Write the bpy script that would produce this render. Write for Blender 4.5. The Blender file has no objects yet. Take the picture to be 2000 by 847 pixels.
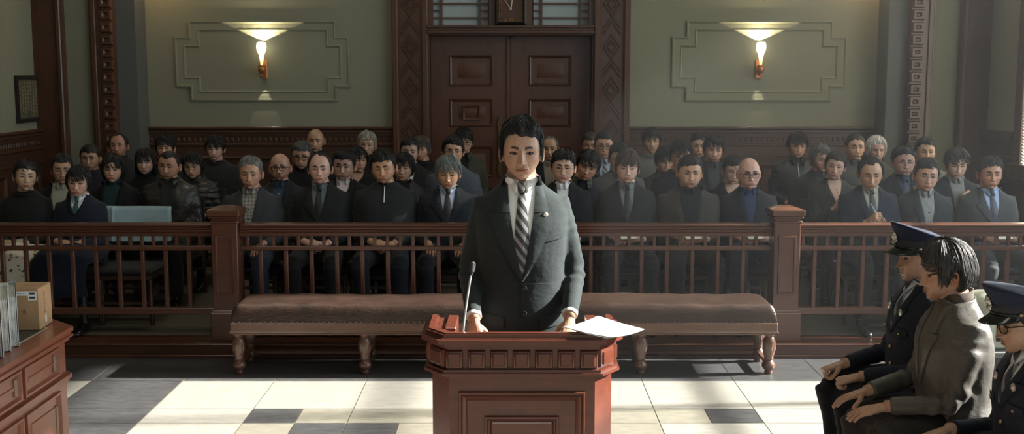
import bpy, math, random
import numpy as np
from mathutils import Vector, Matrix
from mathutils.bvhtree import BVHTree
PI = math.pi
sc = bpy.context.scene
C = sc.collection
# ------------------------------------------------------------------ camera
PITCH = math.radians(7.33); FPX = 2200.0; CAMZ = 2.0
cam_d = bpy.data.cameras.new('camera'); cam = bpy.data.objects.new('camera', cam_d); C.objects.link(cam)
cam.location = (0, 0, CAMZ); cam.rotation_euler = (PI/2-PITCH, 0, 0)
cam_d.sensor_width = 36; cam_d.lens = FPX/2000*36; cam_d.clip_end = 100
cam_d.dof.use_dof = True; cam_d.dof.focus_distance = 4.65; cam_d.dof.aperture_fstop = 8.0
sc.camera = cam
sc.view_settings.view_transform = 'Standard'; sc.view_settings.look = 'None'
sc.view_settings.gamma = 1.0; sc.view_settings.use_curve_mapping = False
sc.view_settings.exposure = 0.38
# ------------------------------------------------------------------ light
SUN_AZ, SUN_EL, SUN_E = 5.0, 29.0, 20.0
WIN_E, BACK_E, CEIL_E = 120.0, 5.0, 14.0
HAZE = 0.0065
w = bpy.data.worlds.new('world'); sc.world = w; w.use_nodes = True
bg = w.node_tree.nodes['Background']; bg.inputs[0].default_value = (0.75, 0.86, 1.0, 1); bg.inputs[1].default_value = 0.6
def light(name, kind, loc, rot, energy, color, parent=None, **kw):
    d = bpy.data.lights.new(name, kind); d.energy = energy; d.color = color
    for k, v in kw.items(): setattr(d, k, v)
    o = bpy.data.objects.new(name, d); C.objects.link(o); o.location = loc; o.rotation_euler = rot
    if parent: o.parent = parent
    return o
_a, _e = math.radians(SUN_AZ), math.radians(SUN_EL)
_sd = Vector((-math.cos(_a)*math.cos(_e), -math.sin(_a)*math.cos(_e), -math.sin(_e)))
sun = light('sun', 'SUN', (20, 8, 12), _sd.to_track_quat('-Z', 'Y').to_euler(), SUN_E, (1.0, 0.96, 0.88), angle=math.radians(1.6))
RX = 5.05; BY = 12.5; FY = -4.0; CZ = 4.9
WINS = [(8.9, 11.1), (4.45, 8.2), (1.4, 4.3), (-2.6, 0.6)]       # window openings in the right wall, along Y
WZ0, WZ1 = 1.10, 4.45
for i, (y0, y1) in enumerate(WINS):
    light('window_daylight', 'AREA', (RX+0.42, (y0+y1)/2, (WZ0+WZ1)/2), (0, PI/2, 0), WIN_E*(0.32, 1.0, 0.55, 0.12)[i], (0.80, 0.93, 1.0), shape='RECTANGLE', size=WZ1-WZ0, size_y=y1-y0)
light('rear_fill_light', 'AREA', (0.8, FY-0.35, 2.9), (PI/2, 0, 0), BACK_E, (0.95, 0.96, 1.0), shape='RECTANGLE', size=5.0, size_y=2.4)  # soft front fill through an added, unseen opening behind the camera
# ------------------------------------------------------------------ helpers
def ray(px, py):
    x = (px-1000)/FPX; u = -(py-423.5)/FPX
    return Vector((x, math.cos(PITCH)+u*math.sin(PITCH), -math.sin(PITCH)+u*math.cos(PITCH)))
def at_Y(px, py, Y):
    d = ray(px, py); return Vector((0, 0, CAMZ))+d*(Y/d.y)
def at_Z(px, py, Z):
    d = ray(px, py); return Vector((0, 0, CAMZ))+d*((Z-CAMZ)/d.z)
def zY(py, Y): return at_Y(1000, py, Y).z
def xY(px, py, Y): return at_Y(px, py, Y).x
def tag(o, label=None, cat=None, group=None, kind=None):
    if label: o['label'] = label
    if cat: o['category'] = cat
    if group: o['group'] = group
    if kind: o['kind'] = kind
    return o
def empty(name, loc=(0, 0, 0), rz=0.0, parent=None):
    o = bpy.data.objects.new(name, None); C.objects.link(o); o.location = loc; o.rotation_euler = (0, 0, rz)
    o.empty_display_size = 0.1
    if parent: o.parent = parent
    return o
def link_mesh(name, V, F, mats, parent=None, smooth=True, fm=None, col=None, auto=None):
    """V (n,3) array, F list of index tuples or (m,4) array (a row whose last two agree is a triangle)"""
    me = bpy.data.meshes.new(name)
    if isinstance(F, np.ndarray): F = [tuple(r) if r[2] != r[3] else tuple(r[:3]) for r in F.tolist()]
    me.from_pydata(np.asarray(V, dtype=float).tolist(), [], F)
    if not isinstance(mats, (list, tuple)): mats = [mats]
    for m in mats: me.materials.append(m)
    if smooth: me.polygons.foreach_set('use_smooth', [True]*len(me.polygons))
    if fm is not None: me.polygons.foreach_set('material_index', list(fm))
    if col is not None:
        ca = me.color_attributes.new('Col', 'FLOAT_COLOR', 'POINT')
        c4 = np.ones((len(V), 4)); c4[:, :3] = col; ca.data.foreach_set('color', c4.ravel())
    if auto: me.set_sharp_from_angle(angle=math.radians(auto))
    me.update()
    o = bpy.data.objects.new(name, me); C.objects.link(o)
    if parent: o.parent = parent
    return o
class MB:
    def __init__(s): s.V = []; s.F = []; s.M = []; s.m = 0
    def add(s, V, F, m=None):
        b = len(s.V); s.V += [tuple(v) for v in V]
        F = [tuple(int(i)+b for i in f) for f in F]; s.F += F; s.M += [s.m if m is None else m]*len(F); return s
    def box(s, x0, x1, y0, y1, z0, z1, bev=0.0, m=None):
        if x0 > x1: x0, x1 = x1, x0
        if y0 > y1: y0, y1 = y1, y0
        if z0 > z1: z0, z1 = z1, z0
        if bev <= 0:
            V = [(x, y, z) for z in (z0, z1) for y in (y0, y1) for x in (x0, x1)]
            return s.add(V, [(0, 2, 3, 1), (4, 5, 7, 6), (0, 1, 5, 4), (2, 6, 7, 3), (0, 4, 6, 2), (1, 3, 7, 5)], m)
        b = min(bev, (x1-x0)/2.01, (y1-y0)/2.01, (z1-z0)/2.01)
        V = []
        for z, i in ((z0, b), (z0+b, 0), (z1-b, 0), (z1, b)):
            bb = b
            X0, X1, Y0, Y1 = x0+i, x1-i, y0+i, y1-i
            if i: V += [(X0, Y0+0, z), (X0, Y0, z), (X1, Y0, z), (X1, Y0, z), (X1, Y1, z), (X1, Y1, z), (X0, Y1, z), (X0, Y1, z)]
            else: V += [(X0, Y0+bb, z), (X0+bb, Y0, z), (X1-bb, Y0, z), (X1, Y0+bb, z), (X1, Y1-bb, z), (X1-bb, Y1, z), (X0+bb, Y1, z), (X0, Y1-bb, z)]
        F = [tuple(reversed(range(8))), tuple(range(24, 32))]
        for k in range(3):
            for j in range(8):
                F.append((k*8+j, k*8+(j+1) % 8, k*8+8+(j+1) % 8, k*8+8+j))
        return s.add(V, F, m)
    def prism(s, poly, z0, z1, m=None):
        n = len(poly); V = [(x, y, z0) for x, y in poly]+[(x, y, z1) for x, y in poly]
        return s.add(V, [tuple(reversed(range(n))), tuple(range(n, 2*n))]+[(i, (i+1) % n, n+(i+1) % n, n+i) for i in range(n)], m)
    def rings(s, R, cap=True, m=None):
        n = len(R[0]); V = [p for r in R for p in r]; F = []
        for k in range(len(R)-1):
            for j in range(n): F.append((k*n+j, k*n+(j+1) % n, (k+1)*n+(j+1) % n, (k+1)*n+j))
        if cap: F += [tuple(reversed(range(n))), tuple(range((len(R)-1)*n, len(R)*n))]
        return s.add(V, F, m)
    def lathe(s, prof, c=(0, 0, 0), n=20, m=None, ax='z'):
        R = []
        for r, z in prof:
            ring = [(r*math.cos(2*PI*j/n), r*math.sin(2*PI*j/n), z) for j in range(n)]
            if ax == 'y': ring = [(a, d, b) for a, b, d in ring]
            R.append([(c[0]+p[0], c[1]+p[1], c[2]+p[2]) for p in ring])
        return s.rings(R, True, m)
    def tube(s, P, rad, n=8, m=None):
        V, F = tube(P, rad, n); return s.add(V, F, m)
    def build(s, name, mats, parent=None, smooth=True, auto=35):
        return link_mesh(name, np.array(s.V, dtype=float), s.F, mats, parent, smooth, s.M, auto=auto)
def tube(P, rad, n=8, flat=None, up=None):
    """tube through points P; rad: scalar or list; flat: ratio list of second radius"""
    P = [Vector(p) for p in P]; k = len(P)
    if not isinstance(rad, (list, tuple, np.ndarray)): rad = [rad]*k
    V = []; F = []; prev = None
    for i, p in enumerate(P):
        t = (P[min(i+1, k-1)]-P[max(i-1, 0)]).normalized()
        if prev is None:
            a = Vector(up) if up else (Vector((0, 0, 1)) if abs(t.z) < 0.9 else Vector((0, 1, 0)))
        else: a = prev
        a = (a-t*a.dot(t))
        if a.length < 1e-6: a = t.orthogonal()
        a.normalize(); prev = a; b = t.cross(a)
        fl = 1.0 if flat is None else (flat[i] if isinstance(flat, (list, tuple)) else flat)
        for j in range(n):
            an = 2*PI*j/n
            V.append(p+a*(rad[i]*fl*math.cos(an))+b*(rad[i]*math.sin(an)))
    for i in range(k-1):
        for j in range(n): F.append((i*n+j, i*n+(j+1) % n, (i+1)*n+(j+1) % n, (i+1)*n+j))
    F += [tuple(reversed(range(n))), tuple(range((k-1)*n, k*n))]
    return [tuple(v) for v in V], F
def sweep(poly, prof, closed=True):
    """poly: 2D points in the (x,z) plane, counter-clockwise; prof: (inward offset, out) pairs. Returns V,F in (x, out, z)"""
    n = len(poly); R = []
    for off, out in prof:
        ring = []
        for i in range(n):
            a = Vector(poly[i-1]); b = Vector(poly[i]); c = Vector(poly[(i+1) % n])
            d1 = (b-a).normalized(); d2 = (c-b).normalized()
            n1 = Vector((-d1.y, d1.x)); n2 = Vector((-d2.y, d2.x))
            mm = (n1+n2); mm = mm/max(mm.length_squared/2, 0.2)
            q = b+mm*off; ring.append((q.x, out, q.y))
        R.append(ring)
    V = [p for r in R for p in r]; F = []
    for k in range(len(R)-1):
        for j in range(n): F.append((k*n+j, k*n+(j+1) % n, (k+1)*n+(j+1) % n, (k+1)*n+j))
    return V, F
def rect(x0, x1, z0, z1): return [(x0, z0), (x1, z0), (x1, z1), (x0, z1)]
# ------------------------------------------------------------------ materials
def newmat(name):
    m = bpy.data.materials.new(name); m.use_nodes = True; nt = m.node_tree
    return m, nt, nt.nodes['Principled BSDF']
def N(nt, t, **kw):
    n = nt.nodes.new(t)
    for k, v in kw.items(): setattr(n, k, v)
    return n
def noise(nt, scale, detail=3, coord='Object', sc3=None, rough=0.5):
    tc = N(nt, 'ShaderNodeTexCoord'); out = tc.outputs[coord]
    if sc3:
        mp = N(nt, 'ShaderNodeMapping'); mp.inputs['Scale'].default_value = sc3; nt.links.new(out, mp.inputs[0]); out = mp.outputs[0]
    n = N(nt, 'ShaderNodeTexNoise'); n.inputs['Scale'].default_value = scale; n.inputs['Detail'].default_value = detail
    n.inputs['Roughness'].default_value = rough
    nt.links.new(out, n.inputs['Vector']); return n
def ramp(nt, src, stops):
    r = N(nt, 'ShaderNodeValToRGB'); e = r.color_ramp.elements
    while len(e) < len(stops): e.new(0.5)
    for el, (p, c) in zip(e, stops): el.position = p; el.color = (*c, 1)
    nt.links.new(src, r.inputs[0]); return r
def bump(nt, bs, src, strength, dist=0.01):
    b = N(nt, 'ShaderNodeBump'); b.inputs['Strength'].default_value = strength; b.inputs['Distance'].default_value = dist
    nt.links.new(src, b.inputs['Height']); nt.links.new(b.outputs[0], bs.inputs['Normal']); return b
def plain(name, col, rough=0.5, metal=0.0, spec=0.5, nz=0.0, nscale=40, bmp=0.0, **kw):
    m, nt, bs = newmat(name)
    bs.inputs['Base Color'].default_value = (*col, 1); bs.inputs['Roughness'].default_value = rough
    bs.inputs['Metallic'].default_value = metal; bs.inputs['Specular IOR Level'].default_value = spec
    if nz or bmp:
        n = noise(nt, nscale, 4)
        if nz:
            r = ramp(nt, n.outputs[0], [(0.3, tuple(c*(1-nz) for c in col)), (0.7, tuple(min(1, c*(1+nz)) for c in col))])
            nt.links.new(r.outputs[0], bs.inputs['Base Color'])
        if bmp: bump(nt, bs, n.outputs[0], bmp)
    for k, v in kw.items(): bs.inputs[k].default_value = v
    return m
def wood(name, c1, c2, rough=0.32, sc3=(6, 6, 1), scale=3.0, coat=0.25):
    m, nt, bs = newmat(name)
    n = noise(nt, scale, 5, sc3=sc3, rough=0.6)
    n2 = noise(nt, 1.3, 2)
    mx = N(nt, 'ShaderNodeMath', operation='MULTIPLY_ADD'); nt.links.new(n2.outputs[0], mx.inputs[0]); mx.inputs[1].default_value = 0.5
    nt.links.new(n.outputs[0], mx.inputs[2])
    r = ramp(nt, mx.outputs[0], [(0.45, c1), (0.62, tuple((a+b)/2 for a, b in zip(c1, c2))), (0.95, c2)])
    nt.links.new(r.outputs[0], bs.inputs['Base Color']); bs.inputs['Roughness'].default_value = rough
    bs.inputs['Coat Weight'].default_value = coat; bs.inputs['Coat Roughness'].default_value = 0.2
    bump(nt, bs, n.outputs[0], 0.12, 0.004); return m
W_WALL = wood('wainscot_wood', (.040, .017, .010), (.080, .034, .019), 0.42, (1, 6, 6), 2.5)
W_VERT = wood('frame_wood', (.048, .019, .010), (.095, .038, .019), 0.40, (7, 7, 1), 2.5)
W_DOOR = wood('door_wood', (.060, .022, .011), (.105, .040, .020), 0.42, (7, 7, 1), 2.5)
W_RAIL = wood('railing_wood', (.060, .023, .013), (.105, .040, .022), 0.30, (1, 7, 7), 3)
W_LECT = wood('lectern_wood', (.070, .020, .012), (.130, .036, .021), 0.26, (2, 6, 6), 4)
W_DESK = wood('desk_wood', (.14, .042, .022), (.26, .080, .042), 0.28, (6, 1.5, 6), 4)
W_BNCH = wood('bench_wood', (.060, .028, .017), (.12, .055, .032), 0.30, (2, 8, 8), 4)
W_CHAIR = wood('chair_wood', (.035, .017, .012), (.06, .03, .02), 0.4)
PLASTER = None
def plaster():
    m, nt, bs = newmat('green_grey_plaster')
    n = noise(nt, 0.7, 4); r = ramp(nt, n.outputs[0], [(0.3, (.205, .205, .145)), (0.7, (.24, .24, .172))])
    nt.links.new(r.outputs[0], bs.inputs['Base Color']); bs.inputs['Roughness'].default_value = 0.85
    n2 = noise(nt, 60, 3); bump(nt, bs, n2.outputs[0], 0.15, 0.003); return m
PLASTER = plaster()
BRASS = plain('old_brass', (.16, .10, .045), 0.45, 0.8, nz=.25)
COPPER = plain('copper_fitting', (.55, .22, .09), 0.4, 0.6)
BLACKM = plain('black_metal', (.02, .02, .02), 0.35, 0.6)
STEEL = plain('steel', (.72, .73, .74), 0.3, .75)
GLASSM = plain('frosted_glass', (.50, .56, .55), 0.6)
def stone(name, c1, c2, rough=0.32, scale=9, spec=.35):
    m, nt, bs = newmat(name); n = noise(nt, scale, 6, sc3=(1, 3, 1), rough=0.7)
    r = ramp(nt, n.outputs[0], [(0.3, c1), (0.7, c2)]); nt.links.new(r.outputs[0], bs.inputs['Base Color'])
    n2 = noise(nt, 3, 3); rr = N(nt, 'ShaderNodeMapRange'); rr.inputs[3].default_value = rough-.08; rr.inputs[4].default_value = rough+.12
    nt.links.new(n2.outputs[0], rr.inputs[0]); nt.links.new(rr.outputs[0], bs.inputs['Roughness']); bs.inputs['Specular IOR Level'].default_value = spec
    return m
F_DARK = stone('dark_stone_tile', (.045, .046, .048), (.085, .085, .086))
F_LIGHT = stone('cream_stone_tile', (.27, .258, .225), (.37, .355, .315))
F_TAN = stone('tan_stone_tile', (.20, .188, .150), (.285, .268, .22))
F_SEAM = plain('tile_grout', (.25, .23, .18), .8)
CARPET = plain('grey_brown_carpet', (.10, .088, .066), 0.95, nz=.3, nscale=90, bmp=.3)

# ------------------------------------------------------------------ room shell
mb = MB()
seamx = [-4.95, -4.35, -3.75, -3.35, -2.75, -2.15, -1.55, -.95, -.35, .25, .85, 1.45, 2.05, 2.65, 3.25, 3.85, 4.45, 4.95]
seamy = [-3.7+.6*i for i in range(16)]+[5.67, 6.27, 6.55, 7.16, 7.76]
seamy = [y for y in seamy if y < 5.4 or y in (5.67, 6.27, 6.55, 7.16, 7.76)]
xs = [-RX]+seamx+[RX]; ys = [FY]+seamy
G = .0025
for i in range(len(xs)-1):
    for j in range(len(ys)-1):
        xc, yc = (xs[i]+xs[i+1])/2, (ys[j]+ys[j+1])/2
        mat = 1
        if yc > 7.16: mat = 0
        elif -2.75 < xc < -2.15 or 2.65 < xc < 3.25: mat = 0
        elif 6.27 < yc < 6.55 and -1.55 < xc < 1.45: mat = 2
        elif yc < 6.27 and abs(xc+.05) < 1.2: mat = 2
        def tile(x0, x1, y0, y1, mt): mb.add([(x0+G, y0+G, 0), (x1-G, y0+G, 0), (x1-G, y1-G, 0), (x0+G, y1-G, 0)], [(0, 1, 2, 3)], mt)
        if 6.27 < yc < 6.55 and -1.55 < xc < -.95: tile(xs[i], -1.25, ys[j], ys[j+1], 0); tile(-1.25, xs[i+1], ys[j], ys[j+1], 2)
        elif 6.27 < yc < 6.55 and .85 < xc < 1.45: tile(xs[i], 1.15, ys[j], ys[j+1], 2); tile(1.15, xs[i+1], ys[j], ys[j+1], 0)
        elif 5.67 < yc < 6.27 and -1.55 < xc < -.95: tile(xs[i], -1.25, ys[j], ys[j+1], 2); tile(-1.25, xs[i+1], ys[j], ys[j+1], 0)
        elif 5.67 < yc < 6.27 and -.95 < xc < -.35: tile(xs[i], -.65, ys[j], ys[j+1], 0); tile(-.65, xs[i+1], ys[j], ys[j+1], 2)
        else: tile(xs[i], xs[i+1], ys[j], ys[j+1], mat)
mb.add([(-RX, FY, -.003), (RX, FY, -.003), (RX, BY, -.003), (-RX, BY, -.003)], [(0, 1, 2, 3)], 3)
mb.box(-RX, RX, FY, BY, -.2, -.01, m=3)
tag(mb.build('floor', [F_DARK, F_LIGHT, F_TAN, F_SEAM], smooth=False, auto=None), kind='structure')
PZ = 0.10
mb = MB(); mb.box(-RX, RX, 7.83, BY, 0, PZ)
tag(mb.build('floor_gallery', CARPET, smooth=False, auto=None), kind='structure')
mb = MB(); mb.box(-RX, RX, 7.765, 7.83, 0, .088); mb.box(-RX, RX, 7.745, 8.02, .088, PZ+.004, bev=.006); mb.box(-RX, RX, 7.752, 7.78, 0, .02, bev=.004)
tag(mb.build('trim_1', W_RAIL), kind='structure')
def slab(name, x0, x1, y0, y1, z0, z1, m=PLASTER):
    return tag(MB().box(x0, x1, y0, y1, z0, z1).build(name, m, smooth=False, auto=None), kind='structure')
slab('ceiling', -RX-.3, RX+.3, FY-.3, BY+.5, CZ, CZ+.2)
slab('wall_left', -RX-.25, -RX, FY, BY, 0, CZ)
# back wall, with the door opening left out
DX0, DX1 = xY(840, 200, BY), xY(1155, 200, BY); DZ = zY(69, BY); DTZ = zY(48, BY)+0.62
mb = MB(); mb.box(-RX, DX0-.28, BY, BY+.25, 0, CZ); mb.box(DX1+.28, RX, BY, BY+.25, 0, CZ); mb.box(DX0-.28, DX1+.28, BY, BY+.25, DTZ+.1, CZ)
tag(mb.build('wall_back', PLASTER, smooth=False, auto=None), kind='structure')
# right wall with window openings
mb = MB(); edges = [FY]+sorted([v for p in WINS for v in p])+[BY]
for i in range(0, len(edges), 2): mb.box(RX, RX+.25, edges[i], edges[i+1], 0, CZ)
for y0, y1 in WINS: mb.box(RX, RX+.25, y0, y1, 0, WZ0); mb.box(RX, RX+.25, y0, y1, WZ1, CZ)
tag(mb.build('wall_right', PLASTER, smooth=False, auto=None), kind='structure')
mb = MB(); mb.box(-RX, -1.8, FY-.25, FY, 0, CZ); mb.box(3.4, RX, FY-.25, FY, 0, CZ); mb.box(-1.8, 3.4, FY-.25, FY, 0, 1.6); mb.box(-1.8, 3.4, FY-.25, FY, 4.2, CZ)
tag(mb.build('wall_front', PLASTER, smooth=False, auto=None), kind='structure')
SLAT = plain('cream_blind_slat', (.62, .60, .52), 0.5)
_n = SLAT.node_tree; _t = _n.nodes.new('ShaderNodeBsdfTranslucent'); _t.inputs[0].default_value = (.7, .68, .58, 1); _m = _n.nodes.new('ShaderNodeMixShader'); _m.inputs[0].default_value = .55
_n.links.new(_n.nodes['Principled BSDF'].outputs[0], _m.inputs[1]); _n.links.new(_t.outputs[0], _m.inputs[2]); _n.links.new(_m.outputs[0], _n.nodes['Material Output'].inputs[0])
BLGL = plain('window_glass', (1, 1, 1), 0.02, **{'Transmission Weight': 1.0, 'IOR': 1.01})
for i, (y0, y1) in enumerate(WINS):
    fr = MB(); d = .09
    fr.box(RX-.05, RX+.2, y0-.16, y0, WZ0-.16, WZ1+.16, bev=.01); fr.box(RX-.05, RX+.2, y1, y1+.16, WZ0-.16, WZ1+.16, bev=.01)
    fr.box(RX-.05, RX+.2, y0, y1, WZ1, WZ1+.16, bev=.01); fr.box(RX-.09, RX+.2, y0-.2, y1+.2, WZ0-.16, WZ0, bev=.01)
    n = 2
    for k in range(1, n+1):
        yy = y0+(y1-y0)*k/(n+1); fr.box(RX+.10, RX+.15, yy-.03, yy+.03, WZ0, WZ1)
    for zz in (2.2, 3.3): fr.box(RX+.10, RX+.15, y0, y1, zz-.025, zz+.025)
    wo = tag(fr.build('window_%d' % (i+1), W_VERT), kind='structure')
    if i == 0:
        s = MB(); z = zY(322, 11.0)
        s.box(RX-.045, RX-.02, y0+.02, y1-.02, z-.03, z, bev=.004)
        while z < WZ1:
            s.add([(RX-.040, y0+.02, z+.030), (RX-.040, y1-.02, z+.030), (RX-.012, y1-.02, z+.004), (RX-.012, y0+.02, z+.004)], [(0, 1, 2, 3)]); z += .030
        b = s.build('window_blind', SLAT, smooth=False, auto=None); tag(b, 'cream slatted blind let down over the tall window at right', 'blind')
# fill lights added under the unseen ceiling, soft top light for the faces
DIFF, _nt, _b = newmat('fill_diffuser'); _b.inputs['Emission Color'].default_value = (1, .93, .82, 1); _b.inputs['Emission Strength'].default_value = 3
for cx, cy in ((-2.6, 6.6), (2.6, 6.6), (-2.6, 10.2), (2.6, 10.2), (0, 3.0)):
    light('ceiling_fill_light', 'AREA', (cx, cy, CZ-.12), (0, 0, 0), CEIL_E, (1.0, .90, .76), shape='RECTANGLE', size=1.6, size_y=.5)

# wainscot on the back wall and side walls
ZW = zY(247, BY-.03); ZWL = ZW
def wainscot(name, axis, a0, a1, pos, s, step=.78):
    """axis 'x': runs along x at y=pos, facing -y; axis 'y': runs along y at x=pos, facing s"""
    b = MB()
    def bx(u0, u1, o, z0, z1, bev=.0):
        if axis == 'x': b.box(u0, u1, pos-o, pos, z0, z1, bev=bev)
        else: b.box(pos, pos+s*o, u0, u1, z0, z1, bev=bev)
    bx(a0, a1, .025, 0, ZW-.02); bx(a0, a1, .075, ZW-.03, ZW, .008); bx(a0, a1, .055, ZW-.075, ZW-.03, .01); bx(a0, a1, .04, ZW-.10, ZW-.075)
    bx(a0, a1, .05, ZW-.215, ZW-.185, .008); bx(a0, a1, .035, ZW-.33, ZW-.215, .006); bx(a0, a1, .05, ZW-.36, ZW-.33, .008); bx(a0, a1, .05, 0, PZ+.2, .006)
    u = a0+.03
    while u < a1-.04: bx(u, u+.035, .036, ZW-.165, ZW-.115, .006); u += .06
    n = max(1, round((a1-a0)/step)); st = (a1-a0)/n
    for k in range(n):
        u0, u1 = a0+k*st+.07, a0+(k+1)*st-.07
        V, F = sweep(rect(u0, u1, PZ+.28, ZW-.42), [(0, .025), (.012, .05), (.03, .04), (.045, .028), (.09, .03), (.12, .044)])
        V = V+[]; q = len(V)//6; F.append(tuple(range(q*5, q*6)))
        if axis == 'x': V = [(x, pos-o, z) for x, o, z in V]; F = [tuple(reversed(f)) for f in F]
        else: V = [(pos+s*o, x, z) for x, o, z in V]
        b.add(V, F)
    return tag(b.build(name, W_WALL), kind='structure')
XL, XR = xY(262, 200, 12.3), xY(1736, 200, 12.3)     # inner faces of the corner pilasters
FXL, FXR = xY(768, 200, BY), xY(1228, 200, BY)       # door surround
wainscot('trim_2', 'x', XL, FXL, BY, 0); wainscot('trim_3', 'x', FXR, XR, BY, 0)
wainscot('trim_4', 'y', 4.0, 12.0, -RX, 1); 
edges2 = [FY, WINS[3][0], WINS[3][1], WINS[2][0], WINS[2][1], WINS[1][0], WINS[1][1], WINS[0][0], WINS[0][1], 12.0]
b = MB(); b.box(RX-.03, RX, FY, 12.0, 0, WZ0-.17); b.box(RX-.06, RX, FY, 12.0, WZ0-.22, WZ0-.16, bev=.01)
b.box(RX-.03, RX, WINS[0][1]+.16, 12.0, 0, ZW-.02); b.box(RX-.06, RX, WINS[0][1]+.16, 12.0, ZW-.09, ZW, bev=.01); b.box(RX-.045, RX, WINS[0][1]+.16, 12.0, ZW-.3, ZW-.25, bev=.01)
tag(b.build('trim_5', W_WALL), kind='structure')
# corner piers: carved wooden pilaster, plaster return and edge trim
def pier(name, s):
    b = MB(); P = 12.05
    def X(px): return s*abs(xY(px, 150, P))
    xa, xb, xc, xd = X(1738), X(1776), X(1822), X(1872)
    b.m = 2; b.box(xa, xb, P+.10, BY, 0, CZ)                              # grey reveal
    b.m = 0; b.box(xb, xc, P, BY, 0, CZ); 
    z = 0.2
    while z < CZ:                                                          # stacked carved blocks on the pilaster's inner edge
        V, F = sweep(rect(min(xb, xb+s*.13), max(xb, xb+s*.13), z, z+.115), [(0, 0), (.012, .035), (.035, .035), (.05, .018)])
        q = len(V)//4; F.append(tuple(range(q*3, q*4))); b.add([(x, P-o, zz) for x, o, zz in V], [tuple(reversed(f)) for f in F]); z += .13
    b.box(xc-s*.07, xc-s*.02, P-.02, P, 0, CZ, bev=.006)
    b.m = 1; b.box(xc, xd, P+.05, BY, 0, CZ)
    b.m = 0; b.box(xd, s*RX, P-.05, BY, 0, CZ); b.box(xd, xd+s*.05, P-.09, P-.05, 0, CZ, bev=.01)
    return tag(b.build(name, [W_VERT, PLASTER, plain('grey_reveal', (.10, .105, .095), .7)]), kind='structure')
pier('trim_6', -1); pier('trim_7', 1)
# door surround with carved strips
b = MB()
for s, (p0, p1, pi) in ((-1, (768, 838, 0)), (1, (1158, 1228, 0))):
    x0, x1 = xY(p0, 200, BY), xY(p1, 200, BY); 
    b.box(x0, x1, BY-.07, BY+.2, 0, DTZ+.2)
    b.box(x0, x0+.07, BY-.11, BY-.07, 0, DTZ+.2, bev=.012); b.box(x1-.07, x1, BY-.11, BY-.07, 0, DTZ+.2, bev=.012)
    xm = (x0+x1)/2; hw = (x1-x0)/2-.095; z = .3; k = 0
    while z < DTZ+.1:                                                      # diamonds and zigzags carved in relief
        for dz in (0, .055):
            q = hw-.015-dz*.75
            if q > .02:
                for sx in (-1, 1):
                    for a, c in (((0, z+.26-dz*1.2), (sx*q, z+.13)), ((0, z+dz*1.2), (sx*q, z+.13))):
                        V, F = tube([(xm+a[0], BY-.075, a[1]), (xm+c[0], BY-.075, c[1])], .011, 6); b.add(V, F)
        V, F = tube([(xm-hw+.01, BY-.075, z+.27), (xm, BY-.075, z+.40), (xm+hw-.01, BY-.075, z+.27)], .012, 6); b.add(V, F)
        V, F = tube([(xm-hw+.01, BY-.075, z+.33), (xm, BY-.075, z+.46), (xm+hw-.01, BY-.075, z+.33)], .009, 6); b.add(V, F)
        z += .46
zl0, zl1 = zY(70, BY), zY(50, BY)
b.box(DX0-.02, DX1+.02, BY-.10, BY+.2, zl0, zl1, bev=.012); b.box(DX0-.02, DX1+.02, BY-.14, BY-.10, zl0+.02, zl0+.055, bev=.01); b.box(DX0-.02, DX1+.02, BY-.125, BY-.10, zl1-.03, zl1, bev=.006)
b.box(FXL, FXR, BY-.1, BY+.2, DTZ, DTZ+.3)
cx0, cx1 = xY(955, 20, BY), xY(1040, 20, BY)
b.box(cx0, cx1, BY-.04, BY+.15, zl1, DTZ)
b.box(DX0-.02, xY(846, 20, BY), BY-.05, BY+.15, zl1, DTZ); b.box(xY(1150, 20, BY), DX1+.02, BY-.05, BY+.15, zl1, DTZ)
b.box(DX0-.05, DX0, BY-.02, BY+.25, 0, zl0); b.box(DX1, DX1+.05, BY-.02, BY+.25, 0, zl0); 
tag(b.build('trim_8', W_VERT), kind='structure')
tag(MB().box(FXL, FXR, BY+.28, BY+.32, 0, CZ).build('wall_behind_door', plain('dark_lobby', (.02, .02, .02), .9), smooth=False, auto=None), kind='structure')
for wi, (pa, pb) in enumerate(((846, 953), (1042, 1150))):                 # transom lights
    x0, x1 = xY(pa, 20, BY), xY(pb, 20, BY)
    g = tag(MB().box(x0, x1, BY+.06, BY+.07, zl1, DTZ).build('window_%d' % (wi+5), plain('transom_frosted_glass', (.34, .40, .40), .5), smooth=False, auto=None), kind='structure')
    m_ = MB(); t = .010
    px_ = [pa+4, pa+16, pb-16, pb-4]
    for p in (px_[1], px_[2]): x = xY(p, 20, BY); m_.box(x-t, x+t, BY+.03, BY+.06, zl1, DTZ)
    for p in (35, 7, -21, -49): z = zY(p, BY); m_.box(x0, x1, BY+.032, BY+.06, z-t, z+t)
    for p in (21,): 
        z = zY(p, BY); m_.box(x0, xY(px_[1], 20, BY), BY+.032, BY+.06, z-t, z+t); m_.box(xY(px_[2], 20, BY), x1, BY+.032, BY+.06, z-t, z+t)
    m_.build('muntins', W_VERT, g)
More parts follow.
